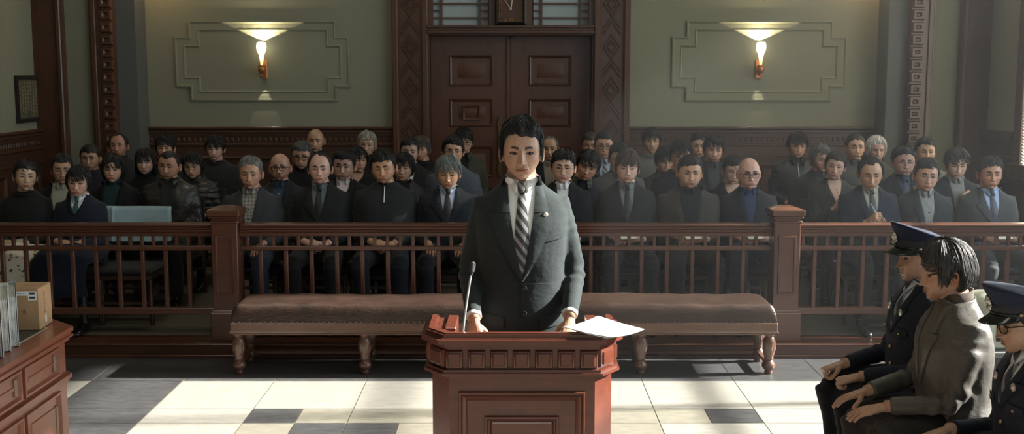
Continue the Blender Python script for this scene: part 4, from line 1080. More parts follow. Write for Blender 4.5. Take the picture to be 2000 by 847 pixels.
def remesh(V, F, vox, smooth=4, name='tmp'):
    me = bpy.data.meshes.new(name); me.from_pydata([tuple(v) for v in V], [], F); o = bpy.data.objects.new(name, me); C.objects.link(o)
    m = o.modifiers.new('r', 'REMESH'); m.mode = 'VOXEL'; m.voxel_size = vox
    if smooth: s = o.modifiers.new('s', 'SMOOTH'); s.factor = .5; s.iterations = smooth
    dg = bpy.context.evaluated_depsgraph_get(); ev = o.evaluated_get(dg); em = ev.to_mesh()
    nv = len(em.vertices); co = np.empty(nv*3); em.vertices.foreach_get('co', co); nr = np.empty(nv*3); em.vertices.foreach_get('normal', nr)
    ls = np.empty(len(em.loops), dtype=np.int32); em.loops.foreach_get('vertex_index', ls)
    lt = np.empty(len(em.polygons), dtype=np.int32); em.polygons.foreach_get('loop_total', lt)
    if (lt == 4).all(): FF = ls.reshape(-1, 4)
    else: FF = [tuple(p.vertices) for p in em.polygons]
    ev.to_mesh_clear(); bpy.data.objects.remove(o); bpy.data.meshes.remove(me)
    return co.reshape(-1, 3), FF, nr.reshape(-1, 3)
def wrinkle(V, Nn, amp, rnd, dirz=.35, joints=()):
    f = np.zeros(len(V)); 
    for k in range(7):
        d = rnd.normal(size=3); d[2] *= dirz if k < 4 else 1.5; d /= np.linalg.norm(d); fr = rnd.uniform(22, 60)
        ph = rnd.uniform(0, 6, 3); q = V@d
        f += np.sin(q*fr+ph[0]+1.4*np.sin(V[:, 2]*9+ph[1])+1.2*np.sin(V[:, 0]*11+ph[2]))/(1+.02*fr)
    env = .55+.45*np.sin(V[:, 0]*7+V[:, 2]*6+rnd.uniform(0, 6))
    d = np.sign(f)*np.abs(f)**1.1*amp*.45*env
    for (c, ax, r) in joints:        # folds bunched at the elbows and knees
        w_ = np.exp(-(np.linalg.norm(V-np.array(c), axis=1)/r)**2); q = (V-np.array(c))@np.array(ax); d += w_*amp*1.6*np.sin(q*95+2*np.sin(V[:, 2]*30))
    return V+Nn*d[:, None]
def hand_mesh(curl=(.5, .6, .4), thumb=.4, spread=.05, fine=False):
    """left-handed template: thumb towards +x, fingers along +y, back of the hand +z"""
    mb_ = MB(); n = 12
    R = []
    for (y, w_, h, cx) in ((-.03, .024, .019, 0), (0, .026, .018, 0), (.025, .032, .0165, .001), (.055, .039, .0150, .001), (.080, .0395, .0130, .0), (.094, .034, .010, -.001)):
        R.append([(cx+w_*math.cos(2*PI*j/n), y, h*math.sin(2*PI*j/n)) for j in range(n)])
    mb_.rings(R)
    for i, (bx_, L, r) in enumerate(((.0285, .070, .0092), (.0098, .079, .0094), (-.0095, .073, .0088), (-.0275, .057, .0078))):
        p = Vector((bx_, .078 if i else .076, .001)); a = -.05; yaw = (1.2-i)*spread; P_ = [p-Vector((0, .02, 0)), p.copy()]; rr = [r*1.0, r*1.08]
        for s, (fl, ll) in enumerate(zip(curl, (.48, .30, .22))):
            a -= fl*(1+.12*i); dv = Vector((math.sin(yaw)*math.cos(a), math.cos(yaw)*math.cos(a), math.sin(a)))
            q = p+dv*L*ll
            P_ += [p+dv*L*ll*.5, q]; rr += [r*(.95-.10*s), r*(.98-.10*s)]; p = q
        P_.append(p+dv*.004); rr.append(r*.45); mb_.tube(P_, rr, 9)
    d1 = Vector((.62, .62, -.25-.4*thumb)).normalized(); d2 = Vector((.30-.3*thumb, .85, -.30-.4*thumb)).normalized()
    p = Vector((.016, .012, -.004)); q = p+d1*.038; r_ = q+d2*.030; s_ = r_+d2*.022
    mb_.tube([p, p+d1*.02, q, q+d2*.015, r_, r_+d2*.012, s_, s_+d2*.003], [.0135, .0135, .0110, .0098, .0100, .0092, .0078, .004], 9)
    if fine:
        V, F, Nn = remesh(mb_.V, mb_.F, .0026, 3); return V, F
    return np.array(mb_.V), [tuple(f) for f in mb_.F]
_hc = {}
def hand_at(wr, dirv, back, left, curl=(.5, .6, .4), thumb=.4, fine=False, sc_=1.0):
    k = (curl, thumb, fine)
    if k not in _hc: _hc[k] = hand_mesh(curl, thumb, fine=fine)
    V, F = _hc[k]; y = Vector(dirv).normalized(); z = Vector(back); z = (z-y*z.dot(y)).normalized(); x = y.cross(z)
    V = V.copy()
    if not left: V[:, 0] *= -1
    M = np.array([list(x), list(y), list(z)])
    out = V*sc_@M+np.array(wr)
    if not left: F = [tuple(reversed(f)) for f in (F.tolist() if isinstance(F, np.ndarray) else F)]
    elif isinstance(F, np.ndarray): F = [tuple(f) for f in F.tolist()]
    return out, F
def grid_faces(nr, ncol, flip=False):
    F = []
    for i in range(nr-1):
        for j in range(ncol-1):
            f = (i*ncol+j, i*ncol+j+1, (i+1)*ncol+j+1, (i+1)*ncol+j); F.append(f[::-1] if flip else f)
    return F
def person(sp):
    fine = sp.get('fine', False); rnd = np.random.RandomState(sp.get('seed', int(sp['px']*7+sp['top']) % 9999)); fem = sp.get('fem', 0)
    stand = sp.get('stand', False); P = sp['head']; P.setdefault('fem', fem); wd = sp.get('w', .90 if fem else 1.0)*sp.get('wk', 1.10)
    hs = sp.get('hs', .98 if fem else 1.03); P['wid'] = P.get('wid', 1)*1.01; 
    if not fine:
        rv = np.random.RandomState(int(sp['px']*3+5)); P.setdefault('ink', rv.uniform(1.05, 1.30)); P['wid'] *= rv.uniform(.97, 1.03); P.setdefault('jaw', rv.uniform(.93, 1.06)); P.setdefault('nose', rv.uniform(.8, 1.2))
        P.setdefault('browtilt', rv.uniform(-.5, .5)); P.setdefault('browz', rv.uniform(-.001, .002)); P.setdefault('frown', rv.uniform(-.3, .6)); P.setdefault('fat', rv.uniform(0, .5)); P.setdefault('open', rv.uniform(.7, 1.0)); P['skin'] = tuple(v*rv.uniform(.94, 1.06) for v in P.get('skin', (.50, .30, .20)))
    base = sp.get('base', PZ); rz = math.radians(sp.get('rz', 0)); lean = math.radians(sp.get('lean', 0)); side = math.radians(sp.get('side', 0))
    z0 = .90 if stand else .46
    S = dict(STY[P['style']]); S.update(P.get('sty', {})); ht = sp.get('hattop', S['tt'] if P['style'] != 'bald' else 0)
    topz = at_Y(sp['px'], sp['top'], sp['Y']).z-base
    k = (topz-z0-(.108+.112)*hs-ht-.004)/.575/max(.9, math.cos(lean)) if 'k' not in sp else sp['k']
    T = Matrix.Translation((0, 0, z0)) @ Matrix.Rotation(lean, 4, 'X') @ Matrix.Rotation(side, 4, 'Y')
    hl = T @ Vector((0, -.022, .575*k+.108*hs))
    tgt = at_Y(sp['px'], sp['top']+50, sp['Y'])
    Rz = Matrix.Rotation(rz, 4, 'Z'); ro = Rz @ hl
    root = empty('person', (tgt.x-ro.x, sp['Y']-ro.y, base), rz)
    tag(root, sp['label'], 'person', sp.get('group'))
    # ---- head
    V, F, col, fm = head_mesh(P, *((150, 150) if fine else ((124, 124) if sp['Y'] < 9 else (108, 112))))
    yaw, pit, rol = (math.radians(a) for a in sp.get('look', (0, 0, 0)))      # yaw + turns to image right
    Rh = Matrix.Rotation(yaw, 3, 'Z') @ Matrix.Rotation(pit, 3, 'X') @ Matrix.Rotation(rol, 3, 'Y')
    Rn = np.array(Rh); pv = np.array([0, .02, -.10])
    hc = np.array(hl)
    def hx(A): return (np.asarray(A)*hs-pv)@Rn.T+pv+hc
    Vs = [hx(V)]; Fs = [tuple(r) if r[2] != r[3] else tuple(r[:3]) for r in F.tolist()]; cols = [col]; fms = list(fm); b = len(V)
    def add_body(Va, Fa, c=None):
        nonlocal b, Fs, fms
        Va = np.asarray([tuple(v) for v in Va]); Vs.append(Va); Fs += [tuple(int(i)+b for i in f) for f in Fa]
        cols.append(np.tile(np.array(c if c is not None else P.get('skin', (.50, .30, .20))), (len(Va), 1))); fms += [0]*len(Fa); b += len(Va)
    nw = .92 if fem else 1.0
    nb = T @ Vector((0, .012, .50*k)); nm = T @ Vector((0, .006, .575*k+.01)); jn = Vector(hx(np.array([[0, .012, -.075]]))[0]); jt = Vector(hx(np.array([[0, .010, -.03]]))[0])
    Va, Fa = tube([nb, T @ Vector((0, .010, .545*k)), nm, nm.lerp(jn, .5), jn, jt], [.085*nw, .070*nw, .0625*nw, .060*nw, .058*nw, .048*nw], 22, flat=[.8, .95, 1, 1, 1, 1], up=(0, 1, 0)); add_body(Va, Fa)
    # neck cords and throat are part of the same body; the trunk and limbs continue under the clothes
    tr = torso_rings(k, wd*.93, -.006, T); mbt = MB(); mbt.rings(tr); add_body(mbt.V, mbt.F)
    # ---- arms
    al = 1.0 if not fem else .93
    al *= sp.get('al', 1.0)
    UA, FA = .292*al, .255*al
    sh = {s: T @ Vector((s*.160*wd, .012, .468*k)) for s in (1, -1)}
    pose = sp.get('pose', 'thighs'); W = {}; HD = {}; CU = {}
    thz = .61 if not stand else 0
    if pose == 'thighs':
        for s in (1, -1): W[s] = Vector((s*.135, -.27, thz+.03)); HD[s] = ((-s*.25, -1, -.28), (0, -.2, 1)); CU[s] = (.30, .45, .3)
    elif pose == 'clasp':
        W[1] = Vector((.085, -.245, thz+.03)); HD[1] = ((-.9, -.42, -.25), (.0, -.8, .6)); CU[1] = (.55, .7, .4)
        W[-1] = Vector((-.085, -.262, thz+.045)); HD[-1] = ((.9, -.38, -.25), (0, -.8, .6)); CU[-1] = (.50, .6, .4)
    elif pose == 'write':
        W[1] = Vector((.10, -.26, thz+.06)); HD[1] = ((-.75, -.6, .05), (.3, -.6, -.7)); CU[1] = (.4, .5, .3)
        W[-1] = Vector((-.125, -.25, thz+.085)); HD[-1] = ((.45, -.8, -.1), (-.4, -.4, .8)); CU[-1] = (.85, .8, .5)
    elif pose == 'chin':
        W[1] = T @ Vector((.055, -.21, .36*k)); HD[1] = ((-.35, -.1, .95), (.2, -1, 0)); CU[1] = (1.2, 1.3, .8)
        W[-1] = Vector((-.09, -.25, thz+.04)); HD[-1] = ((.7, -.7, -.2), (0, -.4, 1)); CU[-1] = (.5, .5, .3)
    elif pose == 'stand':
        for s in (1, -1): W[s] = Vector(sp['wrist'][s]); HD[s] = ((-s*.06, -.42, -.90), (s*.45, -.85, .35)); CU[s] = (.45, .75, .5)
    if 'wr' in sp:
        for s, (w_, d_, bk_, c_) in sp['wr'].items(): W[s] = Vector(w_); HD[s] = (d_, bk_); CU[s] = c_
    EL = {}
    top = MB(); ck_ = sp.get('coat', 0)
    g = .010+ck_
    top.rings(torso_rings(k, wd, g, T, belly=sp.get('belly', 0), drop=([(-.13, .205, .135, .0), (-.06, .192, .128, 0)] if stand else None)))
    joints = []
    for s in (1, -1):
        E, w_ = ik(sh[s], W[s], UA, FA, sp.get('pole', (s*.42, .75, -.55)) if not stand else (s*.30, .9, -.1)); W[s] = w_; EL[s] = E
        fd = (w_-E).normalized(); cuff = w_-fd*.012
        S0 = sh[s]; inn = T @ Vector((s*.09*wd, .012, .475*k))
        rs = (.056+ck_*.7)*(.92 if fem else 1.0)*sp.get('arm', 1.0)
        top.tube([inn, S0, S0.lerp(E, .25), S0.lerp(E, .62), E-(E-S0).normalized()*.02, E+fd*.02, E.lerp(w_, .5), cuff], [rs*.92, rs*1.02, rs*.98, rs*.88, rs*.82, rs*.82, rs*.74, rs*.62], 14, m=0)
        joints.append((tuple(E), tuple(fd), .09)); joints.append((tuple(S0.lerp(E, .3)), tuple((E-S0).normalized()), .06))
        Va, Fa = tube([inn, S0, E, w_-fd*.03, w_+fd*.01], [.040, .042, .030, .025, .025], 12); add_body(Va, Fa)
        hv, hf = hand_at(w_+Vector(HD[s][0]).normalized()*.022*hs, HD[s][0], HD[s][1], s > 0, CU[s], .4, fine, .97 if not fem else .88); add_body(hv, hf)
    # ---- legs
    leg = MB(); kn = {}; an_ = {}
    if stand:
        for s in (1, -1):
            H, K_, A = Vector((s*.09, .0, .92)), Vector((s*.10, -.01, .50)), Vector((s*.11, .02, .09)); kn[s], an_[s] = K_, A
            leg.tube([H+Vector((0, 0, .06)), H-Vector((0, 0, .1)), K_, A], [.10, .092, .068, .056], 14)
        leg.rings(torso_rings(1, wd*.97, .0, T, tbl=[(-.06, .16, .11, 0), (0, .175, .12, 0), (.1, .17, .115, 0)]))
    else:
        sp_k = sp.get('knee', .145); kz = .52
        for s in (1, -1):
            H = Vector((s*.085, -.02, .545)); K_ = Vector((s*sp_k, -sp.get('kl', .43), kz)); A = Vector((s*sp_k*.95, .01-sp.get('kl', .43)+sp.get('foot', .03), .10)); kn[s], an_[s] = K_, A
            r = .082*(1+.6*(wd-1))*(.9 if fem else 1)
            leg.tube([H+Vector((0, .05, -.01)), H, H.lerp(K_, .5), K_+Vector((0, .02, .0)), K_+Vector((0, -.015, -.03)), K_.lerp(A, .45), A], [r*1.0, r*1.05, r*.95, r*.78, r*.76, r*.70, r*.60], 14)
            joints.append((tuple(K_), (0, -.7, -.7), .08))
        leg.rings(torso_rings(1, wd*.98, .004, T, tbl=[(-.015, .17, .115, .01), (.04, .182, .125, .01), (.12, .17, .115, 0)]))
    for s in (1, -1):
        Va, Fa = tube([Vector((s*.085, -.02 if not stand else 0, z0+.07)), kn[s], an_[s], an_[s]-Vector((0, .0, .03))], [.05, .034, .028, .03], 10)
        add_body(Va, Fa, sp.get('legskin'))
        fr = MB(); R = []; A = an_[s]
        for (yy, w_, h, zz) in ((.055, .024, .020, .032), (.045, .032, .036, .040), (.01, .035, .046, .048), (-.05, .038, .034, .036), (-.11, .043, .026, .028), (-.16, .040, .022, .024), (-.19, .026, .016, .020), (-.20, .010, .010, .018)):
            R.append([(A.x+s*.01*(-yy)*2+w_*math.cos(2*PI*j/14), A.y+yy, max(.004, zz+h*math.sin(2*PI*j/14))) for j in range(14)])
        fr.rings(R); fr.tube([(A.x, A.y+.005, .05), (A.x, A.y+.005, .095)], [.040, .036], 14); fr.build('shoe', sp.get('shoe', SHOE), root)
    body = link_mesh('body', np.concatenate(Vs), Fs, [SKIN, EYE], root, True, fms, np.concatenate(cols))
    # ---- trousers
    if sp.get('skirt'):
        sk = MB(); R = []
        for (y, z, w_, h) in ((.10, .56, .19, .10), (-.05, .555, .21, .105), (-.22, .555, .215, .095), (-.36, .55, .215, .088), (-.455, .525, .21, .075), (-.49, .44, .20, .055), (-.485, .34, .205, .05), (-.48, .285, .21, .05)):
            c_ = Vector((0, y, z)); tv = Vector((0, -1, 0)) if y > -.4 else (Vector((0, -.7, -.7)) if y > -.47 else Vector((0, 0, -1))); nv = Vector((0, -tv.z, tv.y)) if abs(tv.z) > .1 else Vector((0, 0, 1))
            if abs(tv.z) > .1: nv = Vector((0, -.7, .7)) if y > -.47 else Vector((0, -1, 0))
            R.append([tuple(c_+Vector((w_*math.cos(2*PI*j/28), 0, 0))+nv*(h*math.sin(2*PI*j/28)*(1+.06*math.sin(6*2*PI*j/28)))) for j in range(28)])
        sk.rings(R); sk.build('skirt', sp['skirt'], root, auto=80)
    else:
        lv, lf, ln_ = remesh(leg.V, leg.F, .012 if fine else .017, 3); lv = wrinkle(lv, ln_, .004, rnd, 1.2, joints)
        link_mesh('trousers', lv, lf, cloth(sp.get('pants', (.018, .018, .02)), name='trouser_cloth'), root)
    # ---- garment
    gv, gf, gn = remesh(top.V, top.F, .0085 if fine else .0125, 5 if fine else 3)
    gc = sp['col']; gk = sp.get('mk', 'wool'); gmat = sp.get('gmat') or cloth(gc, gk, 'jacket_cloth')
    gv = wrinkle(gv, gn, sp.get('wr_amp', .0035 if gk != 'leather' else .006), rnd, joints=joints)
    if sp.get('puff'):      # quilted rows
        ok = np.abs(gn[:, 2]) < .8; gv = gv+gn*(np.abs(np.sin(gv[:, 2]*58))**.5*.014*ok)[:, None]
    garment = link_mesh(sp.get('gname', 'jacket'), gv, gf, gmat, root)
    tree = BVHTree.FromPolygons([tuple(v) for v in gv], [tuple(f) for f in (gf.tolist() if isinstance(gf, np.ndarray) else gf)])
    dr = (T.to_3x3() @ Vector((0, 1, 0))).normalized()
    def surf(x, z, off):
        o_ = T @ Vector((x, -.45, z*k)); 
        h = tree.ray_cast(o_+dr*.12, dr)
        q = h[0] if h[0] else T @ Vector((x, -.06, z*k))
        return q-dr*off
    V0, V1, VW = sp.get('vee', (.553, .30, .062))      # top, bottom, half width at the neck
    def vw(z): t = max(0, min(1, (V0-z)/(V0-V1))); return VW*(1-t)**.85*(1+.25*math.sin(PI*t)*.6)
    inner = sp.get('inner'); imat = sp.get('imat') or (cloth(inner, 'cotton', 'shirt_cloth') if inner else None)
    if imat is not None and sp.get('vee') is not False:
        nr = 14; nc = 11; vv = []
        for i in range(nr):
            z = V0+.012-(V0+.012-V1)*i/(nr-1); w_ = vw(min(z, V0))+.008
            for j in range(nc):
                x = (j/(nc-1)*2-1)*w_; zz = z+(.018*(abs(x)/.06)**2 if i < 3 else 0)*(3-i)/3
                vv.append(tuple(surf(x, zz, .0035 if 0 < j < nc-1 else -.004)))
        link_mesh(sp.get('iname', 'shirt_front'), vv, grid_faces(nr, nc), imat, root)
    zb = .548*k+.006
    def ringpt(th, R_, z_, dy=0): return T @ Vector((R_*math.sin(th), .010+dy-R_*.98*math.cos(th), z_))
    def band(name, mat, R0, R1, zt_, zb_f, gap=.0, n=40, mats=None, thick=.0035, tilt=.016):
        vv = []; ths = np.linspace(gap, 2*PI-gap, n)
        for th in ths:
            f_ = (1+math.cos(th))/2; dz = -tilt*f_
            for (R_, z_) in ((R0, zb_f(th)[0]), (R0, zt_+dz), (R0+thick, zt_+dz+.001), (R1(th), zb_f(th)[1]), (R1(th)-thick, zb_f(th)[1])):
                q = ringpt(th, R_, z_)
                vv.append(tuple(q))
        return link_mesh(name, vv, grid_faces(n, 5, True)+[tuple(range(5)), tuple((n-1)*5+4-q for q in range(5))], mat, root)
    nk = .0665*nw
    col_t = sp.get('collar', None)
    if col_t == 'shirt':
        cm = sp.get('cmat') or imat
        band('shirt_collar', cm, nk, lambda th: nk+.007+.030*math.exp(-(min(th, 2*PI-th)/.62)**2), zb+.040, lambda th: (zb-.015-.02*math.exp(-(min(th, 2*PI-th)/.8)**2), zb+.004-.046*math.exp(-(min(th, 2*PI-th)/.42)**2)), gap=sp.get('gap', .16))
    elif col_t == 'high':
        band(sp.get('cname', 'collar'), sp.get('cmat') or gmat, nk+.002, lambda th: nk+.010, zb+sp.get('ch', .055), lambda th: (zb-.03, zb-.030), gap=sp.get('gap', .25), thick=.006)
    elif col_t == 'wide':
        band('collar', sp.get('cmat') or gmat, nk+.006, lambda th: nk+.030+.040*math.exp(-(min(th, 2*PI-th)/.8)**2), zb+.045, lambda th: (zb-.02, zb-.010-.055*math.exp(-(min(th, 2*PI-th)/.75)**2)), gap=sp.get('gap', .45), thick=.005)
    elif col_t == 'turtle':
        band('turtleneck', sp.get('cmat') or imat or gmat, nk+.000, lambda th: nk+.007, zb+.062, lambda th: (zb-.03, zb-.02), gap=.0, thick=.006)
    elif col_t == 'crew':
        vv = []; n = 36
        for i in range(n):
            th = 2*PI*i/n; f_ = (1+math.cos(th))/2; R_ = nk+.010+.008*f_; c_ = ringpt(th, R_, zb+.012-.030*f_)
            for j in range(8):
                a = 2*PI*j/8; vv.append(tuple(c_+(ringpt(th, R_+.0075, zb+.012-.030*f_)-c_)*math.cos(a)+Vector((0, 0, .009*math.sin(a)))))
        link_mesh('neckband', vv, [(i*8+j, ((i+1) % n)*8+j, ((i+1) % n)*8+(j+1) % 8, i*8+(j+1) % 8) for i in range(n) for j in range(8)], sp.get('cmat') or gmat, root)
    if sp.get('lapel'):
        lw = sp['lapel'] if not isinstance(sp['lapel'], bool) else .075
        zn = V0-.095
        for s in (1, -1):
            def piece(z_a, z_b, Lf, off, nr=12):
                vv = []
                for i in range(nr):
                    z = z_a+(z_b-z_a)*i/(nr-1); xi = vw(min(z, V0)); L_ = Lf(i/(nr-1))
                    zz = z+(.012*max(0, (z-V0+.03)/.03) if z > V0-.03 else 0)
                    for (f_, o_) in ((0, -.002), (-.001, off), (.35, off+.003), (.7, off+.002), (1, off-.001), (1.0, -.002)):
                        vv.append(tuple(surf(s*(xi-.002+L_*f_), zz, o_)))
                return vv, grid_faces(nr, 6, s < 0)
            vv, ff = piece(zn, V1-.004, lambda t: .006+lw*(1-t)**.75*(1 if t > .02 else .97), .008)
            b_ = MB(); b_.add(vv, ff)
            vv, ff = piece(V0+.016, zn+.0015, lambda t: .018+(lw*.72-.018)*t, .009, 9); b_.add(vv, ff)
            b_.build('lapel', gmat, root, auto=60)
        band('jacket_collar', gmat, nk+.008, lambda th: nk+.020, zb+.026, lambda th: (zb-.02, zb-.015), gap=1.15, thick=.006, n=26)
    if sp.get('tie') is not None:
        tm = sp['tie'] if not isinstance(sp['tie'], tuple) else cloth(sp['tie'], 'shine', 'tie_cloth')
        b_ = MB(); kt = V0+.008; f0 = [surf(0, kt-.03, .010)]
        yk = min((T.inverted() @ surf(0, kt, .0)).y, (T.inverted() @ ringpt(0, nk+.012, zb)).y)
        R = []
        for (z, w_, d_, off) in ((kt+.004, .017, .008, .000), (kt-.010, .0185, .011, .002), (kt-.026, .014, .010, .002), (kt-.036, .0105, .007, .001)):
            c_ = Vector((0, yk-off-.004, z*k)); R.append([tuple(T @ (c_+Vector((w_*math.cos(2*PI*j/12), d_*math.sin(2*PI*j/12), 0)))) for j in range(12)])
        b_.rings(R)
        zz = kt-.034; nr = 12; vv = []; ze_ = V1+.012 if sp.get('lapel') else V1-.035
        tw_ = sp.get('tw', .040)
        for i in range(nr):
            z = zz+(ze_-zz)*i/(nr-1); w_ = .012+(tw_-.012)*(i/(nr-1))**.7
            if sp.get('lapel'): w_ = min(w_, vw(z)+.003)
            for (f_, o_) in ((-1, .002), (-1, .0065), (-.5, .010), (0, .0115), (.5, .010), (1, .0065), (1, .002)):
                if sp.get('lapel') and z < V1+.06: o_ = min(o_, .0075)
                vv.append(tuple(surf(f_*w_, z, o_)))
        b_.add(vv, grid_faces(nr, 7)); b_.build('tie', tm, root, auto=60)
    if sp.get('buttons'):
        n_, ca, zt_, zb__ = sp['buttons']; 
        for i in range(n_):
            z = zt_+(zb__-zt_)*i/max(1, n_-1); q = surf(sp.get('bx', 0), z, .006); b_ = MB(); b_.lathe([(.0065, .003), (.0065, 0), (.004, -.0015), (0, -.0015)], tuple(q), 10, ax='y'); b_.build('button', plain('button', ca, .35) if ('b', ca) not in _mc else _mc[('b', ca)], root)
            _mc[('b', ca)] = bpy.data.objects[root.children[-1].name].data.materials[0] if ('b', ca) not in _mc else _mc[('b', ca)]
    if sp.get('zip'):
        z_a, z_b = sp['zip']; b_ = MB(); pts = [surf(0, z_a+(z_b-z_a)*t/8, .004) for t in range(9)]; b_.tube(pts, .0035, 6); q = pts[0]
        b_.box(q.x-.004, q.x+.004, q.y-.008, q.y-.002, q.z-.024, q.z+.002, bev=.001); b_.build('zip', STEEL if not sp.get('zipdark') else SPEC, root)
    if sp.get('frontline'):     # edge of the overlapping front and pockets
        z_a, z_b = sp['frontline']; b_ = MB(); b_.tube([surf(.004, z_a+(z_b-z_a)*t/8, .001) for t in range(9)], .0025, 5); b_.build('front_edge', gmat, root)
    # ---- hair
    hv, hf = hair_mesh(P, rnd, 1.6 if fine else 1.0)
    if len(hf): link_mesh('hair', hx(hv), hf, hair_mat(P.get('hair', (.012, .010, .009))), root)
    if sp.get('bun'):
        b_ = MB(); R = []; 
        for i in range(9):
            a = PI*i/8; R.append([(.034*math.sin(a)*math.cos(2*PI*j/14), .125-.03*math.cos(a), -.005+.034*math.sin(a)*math.sin(2*PI*j/14)) for j in range(14)])
        b_.rings(R); o_ = link_mesh('hair_bun', hx(np.array(b_.V)), b_.F, hair_mat(P.get('hair', (.012, .010, .009))), root)
    # ---- spectacles
    if sp.get('glasses'):
        thick = {'thin': .0011, 'black': .0024, 'half': .0016}[sp['glasses']]; gm_ = SPECM if sp['glasses'] == 'thin' else SPEC
        yb = float(face_disp(np.array([.031]), np.array([-.07]), np.array([-.015]), P)[0]); yf_ = -.0865-.004
        b_ = MB(); 
        for s in (1, -1):
            pts = []
            for i in range(21):
                a = 2*PI*i/20; e = 2/2.8; x = s*.0325+.0245*math.copysign(abs(math.cos(a))**e, math.cos(a)); z = EZ-.004+.0165*math.copysign(abs(math.sin(a))**e, math.sin(a))
                pts.append((x, yf_+abs(x)**2*4.2, z))
            if sp['glasses'] == 'half': pts = [q for q in pts if q[2] > EZ-.010]
            b_.tube(pts, thick, 6)
            xx = s*.0565; b_.tube([(xx, yf_+.0135, EZ+.004), (s*.066*P.get('wid', 1), -.062, EZ+.005), (s*.0745*P.get('wid', 1), -.02, EZ+.004), (s*.0765*P.get('wid', 1), .010, EZ+.002)], thick, 6)
        b_.tube([(-.009, yf_, EZ+.001), (0, yf_-.002, EZ+.003), (.009, yf_, EZ+.001)], thick, 6)
        link_mesh('spectacles', hx(np.array(b_.V)), b_.F, gm_, root)
    sp.update(_root=root, _W=W, _T=T, _k=k, _surf=surf, _hx=hx, _gmat=gmat, _EL=EL, _HD=HD)
    return sp
